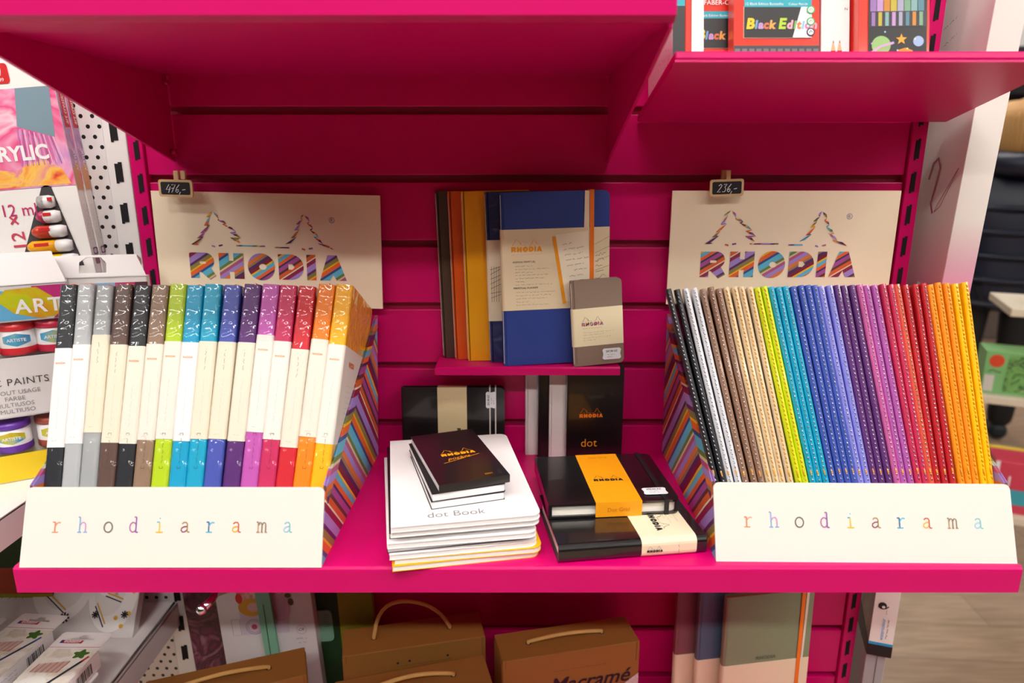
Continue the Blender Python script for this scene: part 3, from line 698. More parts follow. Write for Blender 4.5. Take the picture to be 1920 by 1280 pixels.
# lower one, spine to the front
o = onH(1047, 1058, HS)
rt = thing('hardcover_notebook', 'black hardcover lying spine forward with a cream sleeve, under the orange-banded one', 'notebook', T(o.x, o.y, EYE+HS) @ RZ(7.6))
w, d, t_ = .1545, .112, .0195
SX = frame((0, 0, 0), (0, 1, 0), (0, 0, 1), (1, 0, 0))
def cprof(d, t, c, k=.006, e=0):
    return [(d, t+e)]+[(k-(k+e)*math.sin(a), t-k+(k+e)*math.cos(a)) for a in (0, .4, .8, 1.2, 1.57)]+[(k-(k+e)*math.cos(a), k-(k+e)*math.sin(a)) for a in (0, .4, .8, 1.2, 1.57)]+[(d, -e)]
b = B(); pr = cprof(d, t_, .002)+[(d, .002), (.003, .002), (.003, t_-.002), (d, t_-.002)]; b.prism(pr, 0, w, FILM, SX, smooth=False); b.make('cover', rt)
b = B(); b.box(.003, .003, .002, w-.003, d-.004, t_-.002, PAPER); b.make('page_block', rt)
CS = mat('#efe0c0', .5)
b = B(); pr = cprof(d, t_, .002, e=.0005)+cprof(d, t_, .002)[::-1]; b.prism(pr, .0855, .1435, CS, SX); p = b.make('paper_sleeve', rt)
b = B(); logo(b, frame((.107, .056, t_+.0008), (0, -1, 0), (1, 0, 0)) , .04, BLACKM)
for q in range(4): scribble(b, frame((.122+.004*q, .07, t_+.0008), (0, -1, 0), (1, 0, 0)), 0, 0, .04 if q % 2 else .03, .0014, INK, .0002, q)
logo(b, FRONT(.091, -.0009, .0062), .0165, BLACKM); scribble(b, frame((.125, -.0009, .004), (0, 0, 1), (-1, 0, 0)), 0, 0, .011, .001, INK, .0003, 2); b.make('lettering', p)
# upper one, page edge to the front
HU = HS+t_+.0008
o = onH(1028, 973, HU)
rt = thing('hardcover_notebook', 'black shrink-wrapped hardcover with an orange band and price sticker lying flat on top', 'notebook', T(o.x, o.y, EYE+HU) @ RZ(5))
w, d, t_ = .1435, .124, .0165
o2 = rr(w, d, .008, 5, '0110')
b = B(); b.prism(o2, t_-.0024, t_, FILM); b.prism(o2, 0, .0024, FILM); b.prism([(x, y) for x, y in ((0, .001), (.004, .001), (.004, d-.001), (0, d-.001))], .0002, t_-.0002, FILM); b.make('cover', rt)
b = B(); b.prism([(.003+x*(w-.006)/w, .003+y*(d-.006)/d) for x, y in o2], .0024, t_-.0024, PAPER); b.make('page_block', rt)
OB = mat('#f7a006', .5, name='orange_band_paper')
b = B(); e = .0006; b.box(.051, -e, t_, .1015, d+e, t_+e, OB); b.box(.051, -e, -.0, .1015, 0, t_, OB); b.box(.051, d, 0, .1015, d+e, t_, OB); p = lab(b.make('paper_sleeve', rt), 'orange paper band')
b = B(); logo(b, TOP(.0595, .05, t_+.0009), .034, BLACKM); b.fit('Dot Grid', .024, mat('#c97a08', .6), FRONT(.064, -.0009, .006)); b.fit('Dot Grid', .022, mat('#c97a08', .6), TOP(.0655, .112, t_+.0009)); b.make('lettering', p)
b = B(); b.box(.126, -.001, -.0, .131, d+.001, 0.0002, BLACKM); b.box(.126, 0, t_+.0002, .131, d+.001, t_+.001, BLACKM); b.box(.126, -.001, 0, .131, 0, t_+.001, BLACKM); b.make('elastic_band', rt)
sticker(rt, TOP(.1075, .012, t_+.0012), .027, .0155, text='399,90 Kč')

# ================================================================== PENCIL BOXES ON THE TILTED SHELF
GRP = 'boxes of coloured pencils on the tilted shelf'
RED = mat('#dd2a0f', .3, coat=.5, name='red_carton'); BLK = mat('#17171a', .4, name='black_carton'); TEAL = mat('#22a3b4', .5)
def pbox(name, label, x0, x1, dd, th, h, body, yaw=0, floor=0):
    """box on the tilted plate, local frame: x right, z up along the lean, y back"""
    M = TM @ T(x0-TX0, dd, .0004) @ RZ(yaw)
    rt = thing(name, label, 'pencil box', M, GRP)
    b = B(); b.box(0, 0, 0, x1-x0, th, h, body, bev=.0008); b.make('carton', rt); return rt
def edition(rt, w, full=True):
    b = B(); P = FRONT(0, -.0006, -.012)
    b.poly([(0, .0125), (w, .0125), (w, .021), (0, .021)], mat('#3a3a3e', .4), P)
    for q in range(12): b.poly([(w*q/12+.001, .0125), (w*(q+1)/12-.001, .0125), (w*(q+1)/12-.001, .018), (w*q/12+.001, .018)], mat('#6b6b70', .4), P @ T(0, 0, .0002))
    b.poly([(.009, .028), (w-.0075, .028), (w-.0075, .058), (.009, .058)], mat('#e8c8b0', .5), P); P1 = P @ T(0, 0, .0003)
    b.poly([(.0095, .0285), (w-.008, .0285), (w-.008, .0575), (.0095, .0575)], BLK, P1)
    b.poly([(w-.026, .0285), (w-.008, .0285), (w-.008, .0575), (w-.018, .0575)], PAPERW, P1 @ T(0, 0, .0002))
    b.poly([(.0095, .0575), (w-.008, .0575), (w-.008, .0645), (.0095, .0645)], TEAL, P1)
    b.fit('12 Black Edition Buntstifte', .036, PAPERW, P1 @ T(.011, .0592, .0002)); b.fit('Colour Pencils', .018, PAPERW, P1 @ T(.052, .0592, .0002))
    x = .0115
    for ch, c_ in zip('Black Edition', ['#d8c020', '#6a9ac8', '#b890c8', '#d06a40', '#e0a050', '', '#a8c830', '#e8a0b0', '#70b060', '#e07a30', '#88b8d8', '#c878b0', '#e098a8']):
        if ch == ' ': x += .0022; continue
        g = glyphs(ch, .05, .15); wd = max(v[0] for v in g[0])-min(v[0] for v in g[0]); sz = .0108 if ch.islower() else .0135
        b.text(ch, sz, mat(c_, .5), P1 @ T(x, .037, .0004), bold=.05, shear=.15); x += wd*sz-.0001
    b.fit('FABER-CASTELL', .046, PAPERW, P @ T(.0185, .071, .0002), bold=.005)
    for q, (cx, cy) in enumerate(((w-.009, .0545), (w-.009, .0435), (w-.009, .0335))):
        b.poly(circ(cx, cy, .004), mat(('#2fa050', '#2fa050', '#1d1d40')[q], .5), P1 @ T(0, 0, .0006)); b.poly(circ(cx, cy, .0028), PAPERW, P1 @ T(0, 0, .0008)); b.ribbon([(cx-.0015, cy-.001), (cx, cy+.0015), (cx+.0015, cy-.0005)], .0008, mat(('#2fa050', '#2fa050', '#1d1d40')[q], .5), P1 @ T(0, 0, .001))
    b.make('lettering', rt)
rt = pbox('pencil_box', 'red and black box of coloured pencils standing foremost with a teal strip', .2125, .2945, .012, .018, .2, RED); edition(rt, .082)
rt = pbox('pencil_box', 'red and black pencil box half hidden behind the foremost one', .172, .252, .036, .018, .2, RED); edition(rt, .08)
b = B(); b.poly([(.0, 0), (.012, 0), (.012, .2), (0, .2)], mat('#f7f5f3', .2), FRONT(.006, -.0014, 0)); b.make('painted_glare', rt)  # pale strip painted on as the glare on this carton
rt = pbox('pencil_box', 'white pencil box with red speckled side at the end next to the bracket shelf', .158, .17, .03, .12, .2, mat('#f2efee', .3, coat=.5))
b = B(); 
for q in range(60): b.poly(circ(R.uniform(.004, .11), R.uniform(.002, .05)*R.random(), R.uniform(.0004, .0012), n=5), RED, SIDE_L(-.0006, .12, 0))
b.poly([(0, 0), (.012, 0), (.012, .2), (0, .2)], BLK, FRONT(0, -.0006, 0)); b.poly([(0, .055), (.012, .055), (.012, .065), (0, .065)], TEAL, FRONT(0, -.0008, 0)); b.make('lettering', rt)
rt = pbox('pencil_box', 'narrow white box printed with two red pencil tips', .304, .3315, .03, .05, .2, mat('#f4f2f0', .35, coat=.3), -4)
b = B(); P = FRONT(0, -.0006, 0)
for x in (.0095, .0155): b.poly([(x, 0), (x+.0045, 0), (x+.0045, .011), (x, .011)], mat('#a01818', .4), P); b.poly([(x, .011), (x+.0045, .011), (x+.0022, .021)], WOOD, P); b.poly([(x+.0016, .0185), (x+.003, .0185), (x+.0023, .0215)], mat('#a01818', .4), P @ T(0, 0, .0002))
for q in range(6): b.poly(circ(.014+R.uniform(0, .008), .065+R.uniform(0, .02), .0008, n=6), mat('#8fa8d0', .5), P)
b.text('N', .004, BLACKM, P @ T(.0225, .05, 0)); b.make('lettering', rt)
rt = pbox('pencil_box', 'red box with pencils in a window above a printed planet and star', .333, .4, .014, .022, .2, RED, -2)
b = B(); P = FRONT(0, -.0006, -.009); w = .067
b.poly([(.009, .0095), (w-.003, .0095), (w-.003, .088), (.009, .088)], BLK, P); P1 = P @ T(0, 0, .0003)
b.poly([(.009, .036), (w-.003, .036), (w-.003, .051), (.009, .051)], mat('#2b2530', .3), P1)
pc = ['#8f6aa8', '#b58ac0', '#c07a1a', '#b5a42a', '#9a98b0', '#6f9a78', '#78a0a0', '#4a7a8a']
for q, h_ in enumerate(pc):
    x = .0105+.0064*q; mm = mat(h_, .35)
    b.poly([(x, .051), (x+.0058, .051), (x+.0058, .07), (x, .07)], mm, P1); b.poly([(x, .07), (x+.0058, .07), (x+.0042, .082), (x+.0016, .082)], WOOD, P1 @ T(0, 0, .0001)); b.poly([(x+.0016, .082), (x+.0042, .082), (x+.0029, .0865)], mm, P1)
    b.poly([(x+.0012, .037), (x+.0046, .037), (x+.0046, .05), (x+.0012, .05)], mat(pc[(q*3) % 8], .3), P1 @ T(0, 0, .0003))
b.poly(circ(.021, .0185, .009), mat('#8fb870', .5), P1 @ T(0, 0, .0002)); b.ribbon([(.009, .01), (.02, .017), (.033, .021)], .0022, mat('#c9a0c8', .5), P1 @ T(0, 0, .0004))
star = [(.04+.0055*(1 if k % 2 == 0 else .42)*math.sin(k*math.pi/5), .024+.0055*(1 if k % 2 == 0 else .42)*math.cos(k*math.pi/5)) for k in range(10)]
b.poly(star, mat('#f0a030', .5), P1 @ T(0, 0, .0002)); b.poly(circ(.056, .022, .005), mat('#9ab0d8', .5), P1 @ T(0, 0, .0002)); b.ribbon([(.036, .0115), (.044, .014), (.05, .0115)], .004, mat('#e88a28', .5), P1 @ T(0, 0, .0002))
for q in range(14): b.poly(circ(R.uniform(.011, .06), R.uniform(.003, .034), .0009, n=6), mat(R.choice(['#e89ab0', '#9ac8e8', '#f0e0a0', '#b8a0e0']), .5), P1 @ T(0, 0, .0006))
b.poly(circ(.06, .075, .006), mat('#2f9a50', .5), P1 @ T(0, 0, .0006)); b.poly(circ(.06, .075, .004), PAPERW, P1 @ T(0, 0, .0008)); b.make('lettering', rt)

# ================================================================== LEFT WHITE BAY
HLW = -.365
shelf('metal_shelf', 'white metal shelf under the paint jar cartons', -1.4, -.552, .45, YW-.001, EYE+HLW, .045, WHITE)
shelf('metal_shelf', 'narrow white shelf hidden behind the cartons, carrying the tube paint sets', -1.3, -.507, .825, YW-.001, EYE-.1635, .008, WHITE, flange=.004)
LOW = -.62
t = shelf('metal_shelf', 'low white metal shelf with the pen packs and plate kit', -1.4, -.493, .42, YW-.001, EYE+LOW, .045, WHITE)
b = B(); b.tube([(-.4945, .43, EYE+LOW+.004), (-.4945, YW-.01, EYE+LOW+.004)], .002, CHROME, 6); b.make('edge_rail', t)
# tube paint boxes
WASH = splash('pink_paint_print', ['#c98fd0', '#f0a8c8', '#e8508a', '#f4d0e0', '#e86a98'], 11)
GOLDP = splash('yellow_paint_print', ['#e03a3a', '#f4a04a', '#f8c860', '#e88a9a', '#f8e0c0'], 22)
def tubes_box(y, label, dx):
    M = T(-.5265+dx, y, EYE-.1168) @ RY(-4.2)
    rt = thing('paint_tube_set', label, 'paint set', M, 'boxed acrylic tube sets')
    w, h, th = .33, .243, .0125
    b = B(); b.box(-w, 0, -.0455, 0, th, h, mat('#f3f1ee', .4, coat=.3), bev=.0006); b.make('carton', rt)
    b = B(); P = FRONT(0, -.0005, 0)
    b.poly([(-w, .098), (0, .098), (0, .213), (-w, .213)], WASH, P)
    P1 = P @ T(0, 0, .0002)
    b.poly([(-w, .1), (-.005, .1), (-.012, .118), (-.03, .13), (-.05, .127), (-.07, .118), (-.1, .124), (-.14, .115), (-w, .13)], GOLDP, P1)
    b.poly([(-.055, .17), (-.012, .155), (-.006, .213), (-.047, .213)], mat('#7f98a6', .35), P1)
    for q in range(16): b.ribbon([(-.055+.0027*q, .168-.0008*q), (-.06+.0035*q, .124)], .0013, mat(('#b878c0', '#d8a0d8', '#8f62a8', '#e8c0e0')[q % 4], .5), P1 @ T(0, 0, .0001))
    b.poly([(-.155+x, .219+y) for x, y in rr(.105, .0225, .004)], mat('#cf2a2e', .4), P1); b.fit('art creation', .09, PAPERW, P1 @ T(-.148, .2285, .0003), shear=.25, bold=.02); b.fit('HOLLAND SINCE 1899', .055, PAPERW, P1 @ T(-.112, .2215, .0003))
    b.text('ACRYLIC', .0235, PAPERW, P1 @ T(-.024, .1315, .0004), align='r', bold=.035)
    MG = mat('#c02a6a', .5); b.text('12 ml', .021, MG, P @ T(-.055, .066, .0002), align='r'); b.text('12 ×', .024, mat('#c8405a', .5), P @ frame((-.078, .028, .0002), (0, 1, 0), (-1, 0, 0)), bold=.01)
    b.poly([(-.094, -.0), (-.012, 0), (-.031, .098), (-.037, .101), (-.043, .098)], mat('#3c3a3c', .6), P)
    b.make('lettering', rt)
    for q, (z, c_) in enumerate(((.001, '#f2c80a'), (.019, '#f0a80a'), (.037, '#c8402a'), (.055, '#b02a55'), (.073, '#d8d4d4'))):
        x1 = -.0165-.0034*q; x0 = -.085+.0098*q
        b = B(); b.tube([(x0, -.0015, z+.0075), (x0+.006, -.0015, z+.0075), (x1-.018, -.0015, z+.0075)], [.004, .0078, .0078], mat(c_, .3), 12); b.tube([(x1-.018, -.0015, z+.0075), (x1-.006, -.0015, z+.0075), (x1, -.0015, z+.0075)], [.0078, .0078, .006], mat('#e8e6e6', .3), 12); b.box(x0+.012, -.0095, z+.0085, x0+.034-.004*q, -.0091, z+.0125, mat('#cf2a2e', .4))
        lab(b.make('paint_tube', rt), 'paint tube seen through the window')
    b = B(); S = SIDE_R(.0006, 0, 0)
    b.poly([(0, .098), (th, .098), (th, .213), (0, .213)], splash('violet_paint_print', ['#7a5a90', '#a888b8', '#c8a0c0', '#9a78a0'], 26), S); b.poly([(0, .092), (th, .092), (th, .125), (0, .118)], mat('#d09a70', .5), S @ T(0, 0, .0002))
    b.poly([(.003, .166), (.012, .166), (.012, .213), (.003, .213)], mat('#b82a34', .4), S @ T(0, 0, .0003)); b.fit('art creation', .038, PAPERW, S @ frame((.0105, .17, .0005), (0, 1, 0), (-1, 0, 0)), shear=.25); b.fit('ACRYLIC', .026, PAPERW, S @ frame((.011, .115, .0005), (0, 1, 0), (-1, 0, 0)))
    for q in range(5): scribble(b, S @ frame((.004+.0022*q, .03, .0003), (0, 1, 0), (-1, 0, 0)), 0, 0, .045, .0009, INK, .0002, q)
    b.poly(rr(.009, .009, .002), mat('#7a4a8a', .5), S @ T(.004, .012, .0002), [[(x+.0015, y+.0015) for x, y in rr(.006, .006, .002)]]); b.poly(rr(.009, .009, .002), mat('#8a5a6a', .5), S @ T(.004, .0, .0002))
    b.make('side_text', rt)
tubes_box(.8575, 'large acrylic tube set box with a tube window, standing in front', 0)
tubes_box(.8712, 'acrylic tube set box standing right behind the front one', .0015)

# cartons of paint jars
SPL = [splash('artist_splash', ['#4f9ad0', '#58b0d8', '#c8c82a', '#e0a020', '#c02a72', '#3a2a38'], 17, dist=.6)]
def jar_carton(M, w, d, h, label, lid, jars, letters=True):
    rt = thing('paint_jar_carton', label, 'paint carton', M, 'open paint jar cartons')
    wm_ = mat('#e4e1e1', .5, name='white_carton')
    b = B(); fz = h-.062; e = .0015
    if letters:
        b.box(-w, 0, 0, 0, e, .034, mat('#f2d21a', .45)); b.box(-w, 0, .08, 0, e, .152, wm_); b.box(-w, 0, .194, 0, e, h, wm_); b.box(-w, 0, .08, 0, d, .0815, wm_)
    else: b.box(-w, 0, 0, 0, e, h, wm_)
    b.box(-w, d-e, 0, 0, d, h, wm_); b.box(-w, 0, 0, -w+e, d, h, wm_); b.box(-e, 0, 0, 0, d, h, wm_); b.box(-w, 0, 0, 0, d, e, wm_); b.make('carton', rt)
    b = B(); a = V(0, lid[0], lid[1]); Ml = frame((-w, -.001, h), (1, 0, 0), tuple(a)); Ll = a.length
    out = [(0, 0), (w, 0), (w-.012, Ll), (.012, Ll)]
    hx0 = lid[2]; b.poly(out, wm_, Ml, [[(hx0, .006), (hx0+.03, .006), (hx0+.03, .018), (hx0+.024, .026), (hx0+.008, .026), (hx0, .02)]]); b.poly([(x, y) for x, y in out], wm_, Ml @ T(0, 0, -.0012), [[(hx0, .006), (hx0+.03, .006), (hx0+.03, .018), (hx0+.024, .026), (hx0+.008, .026), (hx0, .02)]])
    b.box(0, -.0, -.007, w, .0012, .0, wm_, Ml); b.box(w-.012, Ll*.3, -.02, w-.011, Ll, -.001, wm_, Ml); b.make('lid_flap', rt)
    if letters:
        b = B(); P = FRONT(0, -.0005, 0)
        b.poly([(-w, .195), (-.001, .195), (-.001, h-.001), (-w, h-.001)], mat('#dcdadb', .5), P); P1 = P @ T(0, 0, .0002)
        bz = lambda pts: [(x, .195+(z-.167)*.66) for x, z in pts]
        b.poly(bz([(-.17, .168), (-.03, .168), (-.04, .215), (-.085, .226), (-.165, .205)]), mat('#62b0dc', .5), P1); b.poly(bz([(-.03, .2), (-.001, .2), (-.001, .226), (-.035, .226)]), mat('#c02a7a', .5), P1 @ T(0, 0, .0001))
        b.poly(bz([(-.07, .205), (-.06, .222), (-.03, .224), (-.012, .2), (-.012, .172), (-.03, .168), (-.055, .18)]), splash('lime_splash', ['#b8cc1a', '#c8c820', '#d8a020', '#d08a28'], 14), P1 @ T(0, 0, .0002))
        b.poly(bz([(-.018, .167), (-.001, .167), (-.001, .185), (-.01, .178)]), mat('#a82868', .5), P1 @ T(0, 0, .0003))
        b.text('ARTISTE', .0225, PAPERW, P1 @ T(-.054, .2035, .0006), bold=.02, sp=1.15)
        b.text('ACRYLIC PAINTS', .0118, INK, P @ T(-.033, .1195, .0002), align='r', sp=1.1)
        for q, s_ in enumerate(('TOUT USAGE', 'FARBE', 'MULTIUSOS', 'MULTIUSO')): b.text(s_, .0072, mat('#8a8688', .5), P @ T(-.043-.008*(0, 2, 1, 1)[q], .1085-.0075*q, .0002), align='r')
        b.make('lettering', rt)
    for (x, z, c_) in jars:
        b = B(); b.lathe([(0, 0), (.0185, 0), (.019, .002), (.019, .034), (.0, .0342)], mat('#f2f0f0', .35), T(x, .022, z)); b.lathe([(.0193, .0), (.0195, .0005), (.0195, .008), (.0193, .0085)], mat(c_, .3), T(x, .022, z)); b.lathe([(.0193, .0285), (.0198, .029), (.0198, .036), (.016, .0368), (0, .0368)], mat(c_, .3), T(x, .022, z))
        j = b.make('paint_jar', rt)
        b = B(); vs, fs = [], []
        for q in range(9):
            an = math.radians(-90-44+11*q); vs += [(x+.0192*math.cos(an), .022+.0192*math.sin(an), z+.0105+.002*abs(q-4)/2), (x+.0192*math.cos(an), .022+.0192*math.sin(an), z+.026-.002*abs(q-4)/2)]
        fs = [(2*q, 2*q+2, 2*q+3, 2*q+1) for q in range(8)]; b.add(vs, fs, SPL[0]); b.fit('ARTISTE', .019, PAPERW, FRONT(x-.0095, .022-.0199, z+.0165), bold=.02); b.make('jar_label', j)
ML = T(-.525, .797, EYE+HLW) @ RZ(31)
jar_carton(ML, .26, .028, .236, 'open white carton of paint jars with a yellow base, in front of the tube sets', (.03, .034, .115), [(-.058, .1537, '#d8303a'), (-.101, .1537, '#e0402a'), (-.144, .1537, '#3a3a40'), (-.0215, .1537, '#c82a4a'), (-.08, .0355, '#6a3aa8'), (-.037, .0355, '#a04a3a'), (-.123, .0355, '#2a6aa8')])
MR = T(-.454, .8425, EYE-.163) @ RZ(14)
jar_carton(MR, .125, .0115, .034, 'paint jar carton with a raised lid wedged next to the pink upright', (.012, .026, .05), [], False)
o = [c for c in bpy.data.objects if c.name.startswith('paint_jar_carton')][-1]
b = B(); P = FRONT(0, -.0006, 0); b.poly([(-.075, .0), (-.0, .0), (-.0, .027), (-.075, .027)], mat('#d8b0a0', .5), P); b.poly([(-.06, 0), (-.03, 0), (-.026, .027), (-.064, .027)], mat('#8ab0d0', .5), P @ T(0, 0, .0002)); b.poly([(-.04, 0), (-.014, 0), (-.012, .027), (-.036, .027)], mat('#c02a72', .5), P @ T(0, 0, .0003)); b.poly([(-.018, 0), (0, 0), (0, .027), (-.014, .027)], mat('#4a2a38', .5), P @ T(0, 0, .0004)); b.poly([(-.075, 0), (-.052, 0), (-.058, .016), (-.072, .02)], mat('#b8c83a', .5), P @ T(0, 0, .0005)); b.make('lettering', o)

# pen packs lying on the low white shelf
GRP = 'pen packs with hang holes on the low white shelf'
def pen_pack(x0, yb, H, rot, tip, label, w=.064):
    rt = thing('pen_pack', label, 'pen pack', T(x0, yb, EYE+H) @ RZ(rot), GRP)
    ln = .22; th = .024
    wc = mat('#f1edec', .4, name='white_pack_card')
    hole = [(w*.27, -.0145), (w*.73, -.0145), (w*.73, -.0105), (w*.6, -.0105), (w*.57, -.0055), (w*.43, -.0055), (w*.4, -.0105), (w*.27, -.0105)]
    b = B(); b.box(0, -ln, 0, w, -.03, th-.001, wc, bev=.0008); b.make('carton', rt)
    b = B(); card = [(.0, -ln), (w, -ln), (w, -.003), (w-.003, 0), (.003, 0), (0, -.003)]
    b.poly(card, wc, TOP(0, 0, th), [hole]); b.poly(card, wc, TOP(0, 0, th-.0008), [hole]); b.make('hang_card', rt)
    b = B(); P = TOP(0, 0, th+.0003)
    b.poly([(.008, -.021), (.036, -.021), (.036, -.0155), (.008, -.0155)], mat('#c4202c', .5), P); b.fit('edding', .021, PAPERW, P @ T(.0125, -.0198, .0002), bold=.02); b.poly([(.008, -.021), (.0115, -.021), (.0115, -.0155), (.008, -.0155)], mat('#2a3a7a', .5), P @ T(0, 0, .0001))
    b.ribbon([(0, -.029), (w, -.027)], .0006, mat('#c4202c', .5), P)
    b.poly([(0, -ln), (w, -ln), (w, -.03), (0, -.032)], splash('pale_table_print', ['#e9e4dc', '#d8cbb8', '#efeae2', '#e2d9cb'], 25), P @ T(0, 0, -.0001))
    b.poly([(.048+.008*math.cos(a)*(1+.25*math.sin(5*a)), -.04+.007*math.sin(a)*(1+.25*math.sin(5*a))) for a in [2*math.pi*q/40 for q in range(40)]], mat('#3f6a1e', .6), P @ T(0, 0, .0001))
    b.ribbon([(.058, -.05), (.036, -.1)], .0035, mat(tip[1], .5), P @ T(0, 0, .0003)); b.ribbon([(.0605, -.044), (.057, -.052)], .003, mat(tip[0], .5), P @ T(0, 0, .0004))
    for q in range(16): b.ribbon([(.01+.0022*q, -.058+.0004*q), (.008+.0021*q, -.072)], .0007+.0006*(q % 3 == 0), mat('#b04a3a', .6), P @ T(0, 0, .0002))
    b.poly(circ(.022, -.1, .02, .022), mat('#f3f0ea', .4), P @ T(0, 0, .0001)); b.poly(circ(.016, -.094, .003, .005), mat('#c42a2a', .5), P @ T(0, 0, .0002)); b.poly(circ(.026, -.1, .005, .006), mat('#8a1a24', .5), P @ T(0, 0, .0002)); b.make('lettering', rt)
    b = B(); S = SIDE_R(w+.0004, -ln, 0); barcode(b, S @ T(ln-.075, .004, 0), .028, .014, BLACKM, 3)
    for q in range(3): scribble(b, S, .04, .005+.005*q, .09, .0022, mat('#8a86a8', .6), .0004, q)
    b.make('barcode_print', rt)
pen_pack(-.57, .752, LOW+.0245, -2, ('#c8302a', '#2a3038'), 'white pen pack with a red pen tip, nearest the shelf rail')
pen_pack(-.5665, .712, LOW+.0002, -3, ('#c8302a', '#2a3038'), 'pen pack lying underneath the red tipped one beside the rail')
pen_pack(-.648, .79, LOW+.0245, -5, ('#2a4a9a', '#2a3a5a'), 'white pen pack with a blue pen tip between two others')
pen_pack(-.7255, .783, LOW+.0245, -3, ('#2a4a9a', '#2a3a5a'), 'white pen pack with a blue pen tip farthest from the rail')
pen_pack(-.648, .752, LOW+.0002, -4, ('#2a4a9a', '#2a3a5a'), 'pen pack lying underneath the blue tipped one in the middle')
pen_pack(-.7255, .745, LOW+.0002, -3, ('#2a4a9a', '#2a3a5a'), 'pen pack at the bottom, farthest from the rail')
# plate decoration kit lying at the back of the low shelf
rt = thing('plate_kit', 'boxed kit printed with decorated plates and a cup on the low white shelf', 'craft kit', T(-.722, .802, EYE+LOW+.0005) @ RX(-32))
b = B(); b.box(0, 0, 0, .205, .014, .112, mat('#d9d5d4', .5), bev=.0008); b.make('carton', rt)
P = FRONT(0, -.0006, 0); P1 = P @ T(0, 0, .0003); pw = mat('#f2efee', .35)
b = B(); b.poly(circ(.098, .07, .042, .05, 32), pw, P); b.poly(circ(.1, .072, .03, .036, 28), mat('#e5e1df', .35), P1); b.poly(circ(.17, .062, .034, .055, 32), pw, P); b.poly(circ(.165, .066, .022, .038, 28), mat('#e8e5e3', .35), P1); b.poly(circ(.158, .078, .013, .024, 20), mat('#f6f4f3', .3), P1 @ T(0, 0, .0002))
def aster(x, y, r_):
    for q in range(4): b.ribbon([(x-r_*math.cos(q*.785), y-r_*math.sin(q*.785)), (x+r_*math.cos(q*.785), y+r_*math.sin(q*.785))], r_*.35, BLACKM, P1 @ T(0, 0, .0006))
aster(.07, .098, .007); aster(.108, .026, .007); aster(.172, .08, .006); aster(.15, .03, .005); aster(.19, .03, .005)
for (x, y, x2, y2) in ((.078, .06, .108, .036), (.162, .058, .185, .05), (.15, .045, .165, .018)):
    b.ribbon([(x, y), (x2, y2)], .0018, mat('#d8a82a', .5), P1 @ T(0, 0, .0005)); b.ribbon([(x-.002, y-.004), (x2-.002, y2-.004)], .0016, mat('#2a3050', .5), P1 @ T(0, 0, .0005))
for q in range(5): scribble(b, frame((.01+.009*q, -.0009, .05), (0, 0, 1), (-1, 0, 0)), 0, 0, .055, .003, INK, .0006, q)
for q in range(8): b.poly(circ(.186+.012*math.cos(q*.8), .06+.045*math.sin(q*.8), .003, n=8), mat('#e0b02a', .5), P1)
b.make('lettering', rt)
# labelled packets at the very edge of the frame, between the two white shelves
GRP = 'packets standing on the low white shelf'
for k, (x, y, c_, lb) in enumerate(((-.70, .66, '#d8cdb8', 'cream packet with a barcode standing at the front of the low white shelf'), (-.685, .72, '#2f4a22', 'dark green packet standing behind the cream barcode packet'), (-.665, .79, '#a83a1c', 'rust orange packet standing behind the green one'))):
    pass
rt = thing('label_packet', 'cream barcode packet standing between the two white shelves', 'packet', T(-.765, .68, EYE+LOW+.05) @ RY(-8))
b = B(); b.box(0, 0, 0, .09, .02, .15, mat('#d9cfbd', .6), bev=.001); b.make('carton', rt)
b = B(); barcode(b, FRONT(.05, -.0005, .1), .03, .02, BLACKM, 5)
for q in range(4): scribble(b, FRONT(.05, -.0005, .07-.012*q), 0, 0, .034, .003, INK, .0006, q)
b.make('lettering', rt)
b = B(); b.box(0, 0, 0, .1, .02, .2, mat('#2c451c', .6), bev=.001); b.box(0, -.0006, .0, .1, 0, .05, mat('#a8a01c', .5)); b.box(0, -.0006, .05, .1, 0, .09, mat('#b8401c', .5))
solo('label_packet', b, 'green and orange packet standing behind the cream barcode packet', 'packet', T(-.735, .83, EYE+LOW+.0005))

